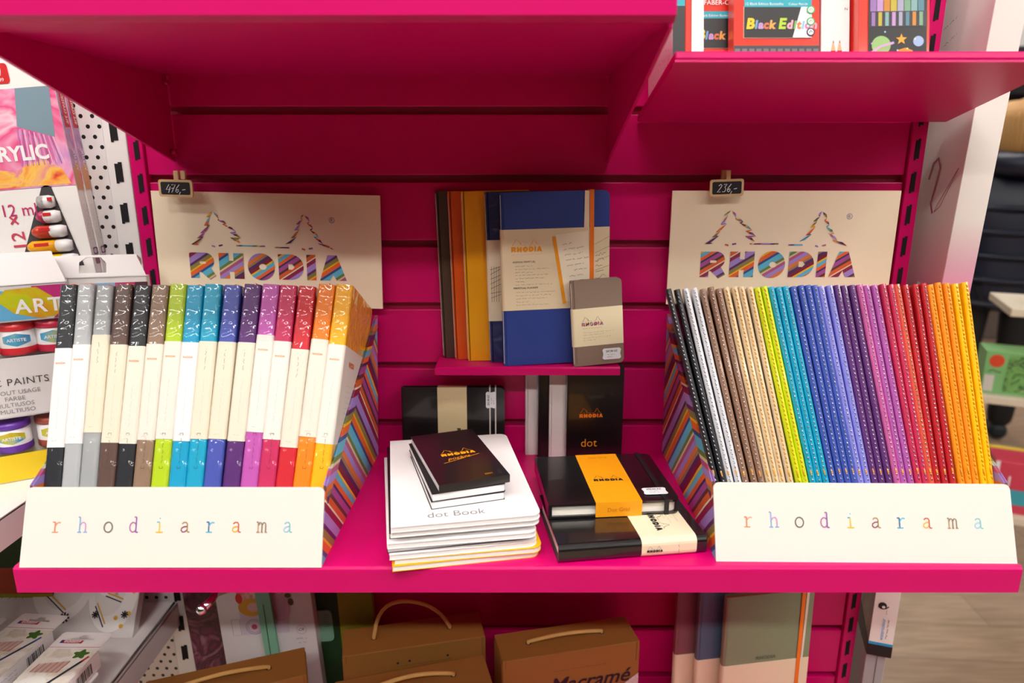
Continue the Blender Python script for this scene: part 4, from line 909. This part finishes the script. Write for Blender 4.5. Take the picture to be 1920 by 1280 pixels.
# ================================================================== UNDER THE MAIN SHELF
GRP = 'brown craft kit cartons with rope handles'
def kraft(x, y, rot, label, loop, name=None, w=.193, d=.056, h=.1555):
    rt = thing('craft_kit_carton', label, 'craft kit', T(x, y, EYE+HB+.0003) @ RZ(rot), GRP)
    b = B(); b.box(0, 0, 0, w, d, h, KRAFT, bev=.0012)
    b.box(-.0008, .002, 0, 0, d-.002, h-.006, KRAFT); b.box(w, .002, 0, w+.0008, d-.002, h-.006, KRAFT)
    b.box(.004, -.0006, h-.012, .0046, 0.0001, h, mat('#7a5224', .8)); b.box(w-.0046, -.0006, h-.03, w-.004, 0.0001, h, mat('#7a5224', .8)); b.make('carton', rt)
    b = B(); hx = (.042, .147)
    for x_ in hx: b.poly(circ(x_, d*.5, .0036), DARKGAP, TOP(0, 0, h+.0003))
    b.ribbon([(.036, d*.5), (.153, d*.5)], .0006, mat('#8a5c2a', .8), TOP(0, 0, h+.0002)); b.make('handle_hole', rt)
    b = B(); P = [(hx[0], d*.5, h-.004), (hx[0], d*.5, h+.003)]; n = 16
    for q in range(1, n):
        u = q/n; P.append((hx[0]+(hx[1]-hx[0])*(u+loop[1]*math.sin(math.pi*2*u)), d*.5-loop[2]*math.sin(math.pi*u), h+.003+loop[0]*math.sin(math.pi*min(1, u**loop[3]))))
    P += [(hx[1], d*.5, h+.003), (hx[1], d*.5, h-.004)]
    b.tube(P, .0027, ROPE, 8); b.make('rope_handle', rt)
    b = B(); P = FRONT(0, -.0009, 0); scribble(b, P, .07, h-.028, .075, .0016, mat('#4a3520', .8), .0004, 3)
    if name:
        b.text(name, .031, BLACKM, P @ T(.0655, h-.06, 0), shear=.3, bold=.012); b.poly([(.1, 0), (w, 0), (w, h-.05), (.17, h-.066)], splash('craft_photo', ['#e9e2dc', '#c9bdb4', '#f2eeea', '#8f8078'], 18), P)
    else:
        for (x_, z_) in ((.072, h-.022), (.088, h-.021), (.14, h-.021)): b.poly(circ(x_, z_, .0018, n=8), BLACKM, P)
    b.make('lettering', rt)
    return rt
kraft(-.2256, .7775, 12.4, 'brown carton with its rope handle raised, behind another carton', (.05, -.07, .0, .75))
kraft(-.21, .678, 15, 'brown carton standing in front of the one with the raised handle', (.013, .0, .006, 1))
kraft(-.0126, .7677, 12.4, 'brown carton marked Macramé beside the soft notebooks', (.007, .0, .004, 1), 'Macramé')
kraft(-.445, .68, 19.5, 'brown carton standing in front of the floral gift packs', (.009, .0, .006, 1))

# soft notebooks low down
GRP = 'soft notebooks leaning under the long shelf'
for k, (x, y, col, lb) in enumerate(((.2365, .836, '#7d5153', 'dusty mauve soft notebook under the long shelf'), (.2645, .825, '#42647a', 'slate blue soft notebook between mauve and sage ones'), (.2975, .8125, '#7f8f6d', 'sage green soft notebook with an orange elastic under the long shelf'))):
    rt = book('soft_notebook', lb, 'notebook', T(x-.002, y, EYE+HB+.0003) @ RZ(9) @ RX(-2), .131, .215, .0095, mat(col, .55, coat=.25, bump=(400, .2)), GRP, c=.0009, r=.006, page=mat('#b05a3a', .6), band=(.04, .108), bandm=mat('#e9dcb8', .5))
    if k == 2:
        lab(elastic(rt, .112, .0055, .215, .0095, ORANGE), 'orange elastic band')
        b = B(); P = FRONT(0, -.0006, 0); b.fit('RHODIA', .03, mat('#5f6f58', .6), P @ T(.05, .113, 0), bold=.02); b.poly([(.1185, .108), (.1215, .108), (.1235, .215), (.1195, .215)], mat('#e9dcc8', .5), P); b.make('lettering', rt)

# floral packs, folder and boards standing at the left
FLOR = splash('rose_print', ['#e6a8a0', '#d8807f', '#f0c8c0', '#c96a70', '#e8b0b0'], 26)
MINT = mat('#86c3a6', .45, name='mint_board')
rt = thing('floral_gift_pack', 'white gift pack with printed roses and a mint strip, behind a brown carton', 'gift pack', T(-.411, .846, EYE+HB+.0003) @ RX(-3) @ RY(-4))
b = B(); b.box(0, 0, 0, .137, .016, .236, mat('#e9e5e8', .45), bev=.0008); b.make('carton', rt)
b = B(); P = FRONT(0, -.0006, 0)
b.poly([(.031, .13), (.1, .13), (.1, .236), (.031, .236)], mat('#dccfe0', .45), P); P1 = P @ T(0, 0, .0002)
b.poly([(.031, .185), (.1, .18), (.1, .236), (.031, .236)], FLOR, P1); b.poly(circ(.05, .173, .019, .014), mat('#e2a93a', .5), P1 @ T(0, 0, .0002)); b.poly(circ(.053, .173, .009, .007), mat('#e8b8b8', .5), P1 @ T(0, 0, .0004)); b.poly(circ(.09, .17, .014, .022), mat('#cfa0b8', .5), P1 @ T(0, 0, .0002)); b.poly(circ(.034, .188, .005, .008), mat('#d8302a', .5), P1 @ T(0, 0, .0003)); b.poly(circ(.047, .219, .009), mat('#f4e4e4', .5), P1 @ T(0, 0, .0003))
b.poly(circ(.05, .142, .012, n=30), INK, P1, [circ(.05, .142, .0115, n=30)]); b.poly(circ(.05, .142, .0095, n=30), INK, P1, [circ(.05, .142, .0091, n=30)]); b.poly(circ(.05, .142, .0045, n=7), mat('#c05068', .5), P1); b.ribbon([(.018, .155), (.03, .155), (.03, .13), (.018, .13), (.018, .155)], .0004, INK, P1)
for q in range(5): b.ribbon([(.083+.003*q, .155), (.08+.005*q, .185)], .0003, mat('#a87890', .5), P1 @ T(0, 0, .0005))
b.poly(circ(.107, .178, .004, .006, 8), mat('#5a4a2a', .5), P1); b.poly(circ(.104, .188, .005, .004, 8), mat('#5a4a2a', .5), P1)
b.poly(circ(.117, .133, .007, n=24), INK, P1, [circ(.117, .133, .0067, n=24)]); b.fit('CR', .008, INK, P1 @ T(.113, .131, 0), shear=.4); scribble(b, P1, .108, .118, .016, .0022, BLACKM, .0005, 2); scribble(b, P1, .11, .112, .012, .0018, INK, .0003, 4); b.make('lettering', rt)
b = B(); b.prism([(.063, 0), (.083, 0), (.08, .228), (.074, .236), (.062, .236), (.06, .228)], 0.0008, .006, MINT, P); b.prism([(.07, .06), (.0705, .18), (.0695, .18), (.069, .06)], .006, .0063, mat('#2c4a3e', .6), P); lab(b.make('ribbon_strip', rt), 'mint green strip')
b = B(); b.prism([(x-.024, y+.1) for x, y in rr(.181, .05, .007)], -.02, -.017, MINT, P)
for q in range(6): b.ribbon([(.144, .125+.0035*q), (.153, .125+.0035*q)], .0008, mat('#4a8070', .5), P @ T(0, 0, -.0165))
b.make('back_card', rt)
WINE = splash('wine_print', ['#4a1030', '#6a1840', '#3a0c28', '#7a3050', '#8a6078'], 16, dist=4)
solo('art_folder', B().box(0, 0, 0, .05, .01, .242, WINE), 'wine red marbled folder standing beside the floral gift pack', 'folder', T(-.466, .862, EYE+HB+.0003) @ RX(-3) @ RY(-4))
b = B(); b.box(0, 0, 0, .035, .008, .245, mat('#1f4a26', .6), bev=.0006)
solo('craft_board', b, 'dark green board standing between the floral pack and the olive board', 'board', T(-.279, .868, EYE+HB+.0003) @ RX(-2) @ RY(-2.5))
b = B(); b.box(0, 0, 0, .05, .012, .25, mat('#8f8f12', .7, bump=(60, .3)), bev=.0006)
solo('craft_board', b, 'olive yellow board standing against the slatwall', 'board', T(-.2475, .862, EYE+HB+.0003) @ RX(-1) @ RY(-1.5))
# chrome hook
o0, o1 = onY(428, 1106, .74), onY(378, 1144, .6)
b = B(); b.tube([(-.415, YW, EYE-.448), (-.415, .87, EYE-.452), (-.41, .80, EYE-.47), (o0.x, o0.y, o0.z), ((o0.x*.5+o1.x*.5), .67, o1.z*.6+o0.z*.4), (o1.x+.004, .612, o1.z+.002), (o1.x, o1.y, o1.z+.001)], .0042, CHROME, 10)
b.lathe([(0, .0052), (.003, .0045), (.0048, .0015), (.005, -.001), (.0034, -.0043), (0, -.0052)], CHROME, T(o1.x, o1.y, o1.z+.001))
solo('peg_hook', b, 'chrome peg hook with a round tip sticking out under the long shelf', 'hook')

# ================================================================== END BAY AT THE FAR SIDE
e1 = V(math.cos(math.radians(18)), -math.sin(math.radians(18)), 0)
EM = T(.52, .858, EYE-.689) @ RZ(-18)
rt = thing('watercolour_pad', 'white watercolour pad box with a blue line and black base at the shelf end', 'paint pad', EM)
b = B(); b.box(0, 0, .022, .0315, .12, .35, mat('#f2ece6', .4), bev=.0006); b.box(0, 0, .018, .0315, .12, .0222, mat('#1f9ad0', .45)); b.box(-.0002, -.0002, 0, .0317, .1202, .018, mat('#151316', .5)); b.make('carton', rt)
b = B(); S = SIDE_L(-.0004, .12, 0); b.poly([(0, .022), (.12, .022), (.12, .35), (0, .35)], splash('dusk_print', ['#6a3a3a', '#8a5a50', '#4a2a38', '#a87868'], 9), S); b.poly([(0, 0), (.12, 0), (.12, .022), (0, .05)], mat('#1a1418', .5), S @ T(0, 0, .0002))
P = FRONT(0, -.0005, 0); VM = lambda x, z: P @ frame((x, z, 0), (0, 1, 0), (-1, 0, 0))
b.fit('watercolour', .036, mat('#3a90d0', .5), VM(.0175, .027)); scribble(b, VM(.0225, .03), 0, 0, .032, .002, INK, .0005, 5); b.fit('watercolour', .036, mat('#3a90d0', .5), VM(.0175, .115))
b.poly(circ(.011, .083, .0055), BLACKM, P); b.poly(circ(.0125, .0812, .0022), mat('#f2ece6', .4), P @ T(0, 0, .0002)); b.ribbon([(.012, .078), (.016, .0795), (.019, .083)], .0016, BLACKM, P); scribble(b, VM(.018, .07), 0, 0, .008, .0015, INK, .0003, 2); b.make('lettering', rt)
tm, nt, bs = nodes('white_to_pink_print')
tc = N(nt, 'ShaderNodeTexCoord'); sx = N(nt, 'ShaderNodeSeparateXYZ'); cr = N(nt, 'ShaderNodeValToRGB'); nt.links.new(tc.outputs['Object'], sx.inputs[0])
cr.color_ramp.elements[0].position = .17; cr.color_ramp.elements[0].color = lin('#d85aa0'); cr.color_ramp.elements[1].position = .28; cr.color_ramp.elements[1].color = lin('#efe9e4')
nt.links.new(sx.outputs[2], cr.inputs[0]); nt.links.new(cr.outputs[0], bs.inputs['Base Color']); bs.inputs['Roughness'].default_value = .35
rt = thing('tall_product_box', 'tall white box fading to pink, standing at the end of the pink bay', 'box', T(.531, .845, EYE-.3388) @ RZ(-4) @ RY(1.8))
b = B(); b.box(0, 0, 0, .036, .13, .57, tm, bev=.0008); b.make('carton', rt)
b = B(); S = SIDE_L(-.0005, .13, 0); mg = mat('#b03a68', .5)
b.ribbon([(.055, .325), (.06, .345), (.07, .352), (.078, .34), (.074, .315), (.07, .295), (.078, .283)], .0035, mg, S); b.ribbon([(.082, .285), (.088, .296), (.116, .335), (.12, .34), (.094, .293), (.082, .285)], .001, mg, S)
b.poly([(.07, .176), (.096, .172), (.099, .19), (.073, .194)], PAPERW, S); b.poly([(.075, .138), (.094, .136), (.097, .165), (.078, .167)], PAPERW, S); barcode(b, S @ T(.081, .142, .0002), .012, .014, BLACKM, 8)
for q in range(4): scribble(b, S @ T(0, 0, .0002), .075, .188-.0038*q, .02, .0014, INK, .0003, q)
for q in range(3): scribble(b, S @ RZ(20), .2, .47-.022*q, .03, .003, BLACKM, .0005, q+9)
b.make('lettering', rt)
gm = mat('#a9a6a8', .5, name='grey_panel_coat')
b = B(); b.box(0, 0, 0, .026, .3, EYE-.6895, gm, bev=.001); b.box(.0145, -.0006, 0, .0155, .0002, EYE-.69, mat('#6a686a', .6))
solo('end_cabinet', b, 'grey metal end cabinet under the watercolour pad', 'cabinet', T(.5215, .862, 0) @ RZ(-18))

# ================================================================== SHOP BEYOND
PALE = mat('#e3d5bd', .55, name='pale_shelf_wood')
RK = T(1.43, 2.0, 0) @ RZ(-24)
t = thing('display_rack', 'pale wooden display rack beyond the pink bay', 'display rack', RK)
for (z, x0, d0) in ((1.05, .05, 0), (.775, .0, 0), (.39, .08, 0)):
    b = B(); b.box(x0, d0, z-.025, 1.0, .3, z, PALE, bev=.003); b.make('shelf_board', t)
for x, y in ((.6, .02), (.6, .25), (.95, .02), (.95, .25)):
    b = B(); b.box(x, y, 0, x+.03, y+.03, 1.03, PALE); b.make('leg', t)
rt = thing('craft_box', 'green box with a red badge on the middle board of the pale rack', 'box', RK @ T(.015, .03, .7755))
gg = mat('#82bf78', .5); b = B(); b.box(0, 0, 0, .15, .11, .135, gg, bev=.002); b.make('carton', rt)
b = B(); P = FRONT(0, -.0008, 0); b.poly(circ(.03, .105, .02), mat('#e04a28', .5), P); b.poly([(.004, .008), (.03, .008), (.03, .06), (.004, .06)], mat('#d8d2c8', .5), P); scribble(b, P, .012, .068, .04, .02, INK, .003, 4); b.poly([(.055, .01), (.145, .01), (.145, .125), (.06, .125)], splash('leaf_print', ['#4f7f3a', '#7fb868', '#2f4a2a', '#9ac880'], 30), P); b.make('lettering', rt)
b = B(); b.box(0, 0, 0, .2, .1, .028, mat('#c8d820', .5), bev=.002)
solo('craft_box', b, 'lime yellow packet on the top board of the pale rack', 'packet', RK @ T(.12, .05, 1.0505))
b = B(); b.box(0, 0, 0, .2, .12, .17, mat('#d8405a', .45), bev=.003); b.poly([(.03, .03), (.1, .03), (.1, .08), (.03, .08)], mat('#40a8b8', .5), FRONT(0, -.001, 0)); b.text('1', .05, PAPERW, FRONT(.04, -.001, .09)); b.poly([(0, 0), (.012, 0), (.012, .17), (0, .17)], PAPERW, FRONT(0, -.001, 0))
solo('craft_box', b, 'red packet on the lowest board of the pale rack', 'packet', RK @ T(.09, .03, .3905))
b = B(); b.box(0, 0, 0, .25, .03, .16, mat('#e8c81a', .5), bev=.003)
solo('craft_box', b, 'yellow packet standing behind the red one on the lowest board', 'packet', RK @ T(.1, .18, .3905))
# back rack with dark canopy
t = thing('wall_rack', 'dark topped wall rack with bright goods at the back of the shop', 'display rack', T(2.6, 5.6, 0))
dk = mat('#1b1b1f', .35, name='dark_canopy')
b = B(); b.box(0, -.35, 1.98, 4.2, .3, 2.3, dk); b.make('canopy', t)
b = B(); b.box(0, .25, 0, 4.2, .3, 2.0, mat('#8a7f7a', .6)); b.make('back_board', t)
for z in (.4, .8, 1.2, 1.6):
    b = B(); b.box(0, -.05, z-.03, 4.2, .3, z, WHITE); b.make('shelf_board', t)
cols = ['#d84a80', '#e8c0d0', '#f0e0e4', '#d03060', '#58b0c0', '#e8d040', '#f0f0f0', '#9a4aa0', '#e07030', '#3a6aa8', '#b8d0e0']
nm = {'#d84a80': 'pink', '#e8c0d0': 'pale pink', '#f0e0e4': 'blush white', '#d03060': 'crimson', '#58b0c0': 'aqua', '#e8d040': 'yellow', '#f0f0f0': 'white', '#9a4aa0': 'violet', '#e07030': 'orange', '#3a6aa8': 'blue', '#b8d0e0': 'pale blue'}
on = ['first', 'second', 'third', 'fourth', 'fifth', 'sixth', 'seventh', 'eighth']
for r_, z in enumerate((.4, .8, 1.2, 1.6)):
    x = 2.75
    for q in range(8):
        w_ = R.uniform(.16, .26); h_ = R.uniform(.2, .34); c_ = cols[(q*5+r_*3+q//2) % len(cols)]
        b = B(); b.box(0, 0, 0, w_, .14, h_, mat(c_, .5), bev=.004); b.poly([(w_*.15, h_*.15), (w_*.85, h_*.15), (w_*.85, h_*.45), (w_*.15, h_*.45)], mat(cols[(q*3+r_) % len(cols)], .5), FRONT(0, -.001, 0))
        solo('goods_box', b, '%s box, %s along the %s board of the dark topped rack' % (nm[c_], on[q], ('lowest', 'second', 'third', 'top')[r_]), 'box', T(x, 5.6, z+.0005), 'boxes in the dark topped wall rack'); x += w_+.05
b = B(); b.box(0, 0, 0, 2.2, .02, .72, mat('#f2f0ee', .5)); b.poly(circ(.35, .25, .09, .05, 14), mat('#d89ad0', .5), FRONT(0, -.002, 0)); b.poly(circ(.42, .17, .1, .06, 14), mat('#e8b070', .5), FRONT(0, -.002, 0))
solo('shop_banner', b, 'white banner with a pink and orange flower above the dark topped rack', 'banner', T(3.35, 5.3, 2.3005))

# ------------------------------------------------------------------ person in the navy coat
def skin(name, pts, edges, rad, m, parent, sub=2, root=0):
    me = bpy.data.meshes.new(name); me.from_pydata(pts, edges, []); o = bpy.data.objects.new(name, me); C.objects.link(o)
    md = o.modifiers.new('s', 'SKIN'); sv = me.skin_vertices[0].data
    for k, r_ in enumerate(rad): sv[k].radius = r_ if isinstance(r_, tuple) else (r_, r_)
    sv[root].use_root = True; md.use_smooth_shade = True
    o.modifiers.new('d', 'SUBSURF').levels = sub; o.modifiers['d'].render_levels = sub
    dg = bpy.context.evaluated_depsgraph_get(); me2 = bpy.data.meshes.new_from_object(o.evaluated_get(dg))
    o.modifiers.clear(); o.data = me2; bpy.data.meshes.remove(me); me2.materials.clear(); me2.materials.append(m)
    for p in me2.polygons: p.use_smooth = True
    o.parent = parent; return o
pr = thing('person', 'person with blond hair in a long navy quilted coat standing beyond the bay', 'person', T(2.56, 3.55, 0) @ RZ(-25))
SK = mat('#d8a488', .5, name='skin'); NV = mat('#1a2036', .42, bump=(14, .6), name='navy_quilt'); TR = mat('#121216', .7, name='dark_trousers'); SH = mat('#16242c', .5, name='dark_shoe')
HR = mat('#b98a4e', .5, bump=(80, .8), name='blond_hair')
pts = [(0, 0, .93), (0, 0, 1.15), (0, 0, 1.38), (0, 0, 1.47), (0, .02, 1.56), (0, .02, 1.68),
       (-.1, 0, .88), (-.11, .01, .5), (-.115, 0, .08), (-.12, .13, .03), (.1, 0, .88), (.11, .02, .5), (.115, .05, .08), (.12, .18, .03),
       (-.19, 0, 1.4), (-.25, .0, 1.12), (-.22, .14, .92), (-.18, .24, .95), (.19, 0, 1.4), (.25, 0, 1.12), (.22, .14, .92), (.18, .24, .95)]
edg = [(0, 1), (1, 2), (2, 3), (3, 4), (4, 5), (0, 6), (6, 7), (7, 8), (8, 9), (0, 10), (10, 11), (11, 12), (12, 13), (2, 14), (14, 15), (15, 16), (16, 17), (2, 18), (18, 19), (19, 20), (20, 21)]
rad = [(.14, .1), (.13, .09), (.15, .1), .055, .085, .085, .08, .055, .04, .035, .08, .055, .04, .035, .06, .045, .035, .02, .06, .045, .035, .02]
body = skin('body', pts, edg, rad, SK, pr)
fm = B()
for sgn in (-1, 1):
    fm.lathe([(0, .011), (.009, .006), (.011, 0), (.009, -.006), (0, -.011)], mat('#f2efec', .3), T(sgn*.033, .108, 1.635)); fm.lathe([(0, .005), (.005, 0), (0, -.005)], mat('#3a5a6a', .3), T(sgn*.033, .118, 1.635), n=10)
    fm.lathe([(0, .03), (.01, .02), (.013, 0), (.01, -.02), (0, -.03)], SK, T(sgn*.098, .02, 1.62), n=12)
fm.tube([(0, .105, 1.64), (0, .128, 1.605), (0, .112, 1.598)], [.008, .013, .008], SK, 8); fm.tube([(-.022, .1, 1.57), (0, .11, 1.568), (.022, .1, 1.57)], [.003, .006, .003], mat('#b0605a', .5), 6); fm.make('face', pr)
for sgn in (-1, 1):     # hands: palm, four fingers, thumb
    bx, by, bz = sgn*.18, .25, .95
    hp = [(bx, by-.03, bz), (bx, by+.04, bz)]; he = [(0, 1)]; hr = [(.022, .032), (.02, .038)]
    for q in range(4):
        b0 = len(hp); zf = bz+.03-.02*q; ln = (.07, .08, .075, .06)[q]
        hp += [(bx, by+.05, zf), (bx-sgn*.008, by+.05+ln*.55, zf), (bx-sgn*.03, by+.05+ln*.9, zf-.003)]; he += [(1, b0), (b0, b0+1), (b0+1, b0+2)]; hr += [.009, .008, .007]
    b0 = len(hp); hp += [(bx-sgn*.02, by+.02, bz+.04), (bx-sgn*.035, by+.055, bz+.05)]; he += [(0, b0), (b0, b0+1)]; hr += [.011, .009]
    skin('hand', hp, he, hr, SK, pr, 1)
jp = [(0, 0, .7), (0, 0, .9), (0, 0, 1.1), (0, 0, 1.3), (0, 0, 1.42), (0, 0, 1.5), (-.22, 0, 1.38), (-.29, 0, 1.12), (-.25, .14, .95), (.22, 0, 1.38), (.29, 0, 1.12), (.25, .14, .95)]
je = [(0, 1), (1, 2), (2, 3), (3, 4), (4, 5), (3, 6), (6, 7), (7, 8), (3, 9), (9, 10), (10, 11)]
jr = [(.25, .19), (.235, .175), (.215, .165), (.23, .17), (.2, .15), (.12, .12), .1, .085, .062, .1, .085, .062]
jk = lab(skin('coat', jp, je, jr, NV, pr), 'navy quilted coat')
b = B()
for z, rx, ry in ((.78, .262, .2), (.9, .25, .188), (1.02, .24, .182), (1.14, .232, .178), (1.26, .238, .178)):
    b.tube([(rx*math.cos(a), ry*math.sin(a), z) for a in [2*math.pi*q/32 for q in range(33)]], .012, NV, 8, caps=False)
b.tube([(.17*math.cos(a), -.02+.15*math.sin(a), 1.5+.03*math.sin(a)) for a in [2*math.pi*q/24 for q in range(25)]], .058, NV, 10, caps=False)
o = b.make('quilting', jk)
lp = [(0, 0, .9), (-.1, 0, .84), (-.11, .01, .5), (-.115, 0, .07), (.1, 0, .84), (.11, .02, .5), (.115, .05, .07)]
lab(skin('trousers', lp, [(0, 1), (1, 2), (2, 3), (0, 4), (4, 5), (5, 6)], [(.15, .12), .1, .078, .065, .1, .078, .065], TR, pr), 'dark trousers')
for x, y in ((-.115, 0), (.115, .05)):
    skin('shoe', [(x, y-.05, .05), (x, y+.05, .05), (x, y+.16, .04)], [(0, 1), (1, 2)], [(.05, .05), (.05, .05), (.042, .036)], SH, pr)
b = B(); bm = bmesh.new(); bmesh.ops.create_uvsphere(bm, u_segments=24, v_segments=14, radius=1)
for v in bm.verts:
    x, y, z = v.co; s = 1+.12*math.sin(9*math.atan2(y, x))*(1-z)/2
    v.co = (x*.125*s, .0+y*.13*s-.03, 1.665+z*.125 if z > -.1 else 1.665+z*.26)
    if v.co.y > .055: v.co.y = .055+(v.co.y-.055)*.2
b.bm(bm, HR, None, True)
for q in range(26):
    a = math.pi*(.92+1.16*q/25); b.tube([(.1*math.cos(a), -.03+.1*math.sin(a), 1.77), (.13*math.cos(a), -.03+.135*math.sin(a), 1.68), (.125*math.cos(a), -.035+.135*math.sin(a), 1.56), ((.11+.02*R.random())*math.cos(a), -.04+.13*math.sin(a), 1.44+.04*R.random())], [.006, .014, .013, .004], HR, 6)
lab(b.make('hair', pr), 'long blond hair')

# ================================================================== CAMERA, LIGHT LEVEL
cam = bpy.data.cameras.new('camera'); co = bpy.data.objects.new('camera', cam); C.objects.link(co)
cam.lens = 24; cam.sensor_width = 36; cam.clip_start = .02
co.location = (0, 0, EYE); co.rotation_euler = (math.radians(90-14.2), 0, 0)
cam.dof.use_dof = True; cam.dof.focus_distance = .79; cam.dof.aperture_fstop = 4.0
sc = bpy.context.scene; sc.camera = co
wd = bpy.data.worlds.new('shop_air'); sc.world = wd; wd.use_nodes = True
wd.node_tree.nodes['Background'].inputs[0].default_value = (1, .97, .94, 1); wd.node_tree.nodes['Background'].inputs[1].default_value = .02
sc.view_settings.view_transform = 'Standard'; sc.view_settings.look = 'None'; sc.view_settings.gamma = 1; sc.view_settings.exposure = .12
sc.cycles.use_denoising = True; sc.cycles.max_bounces = 8
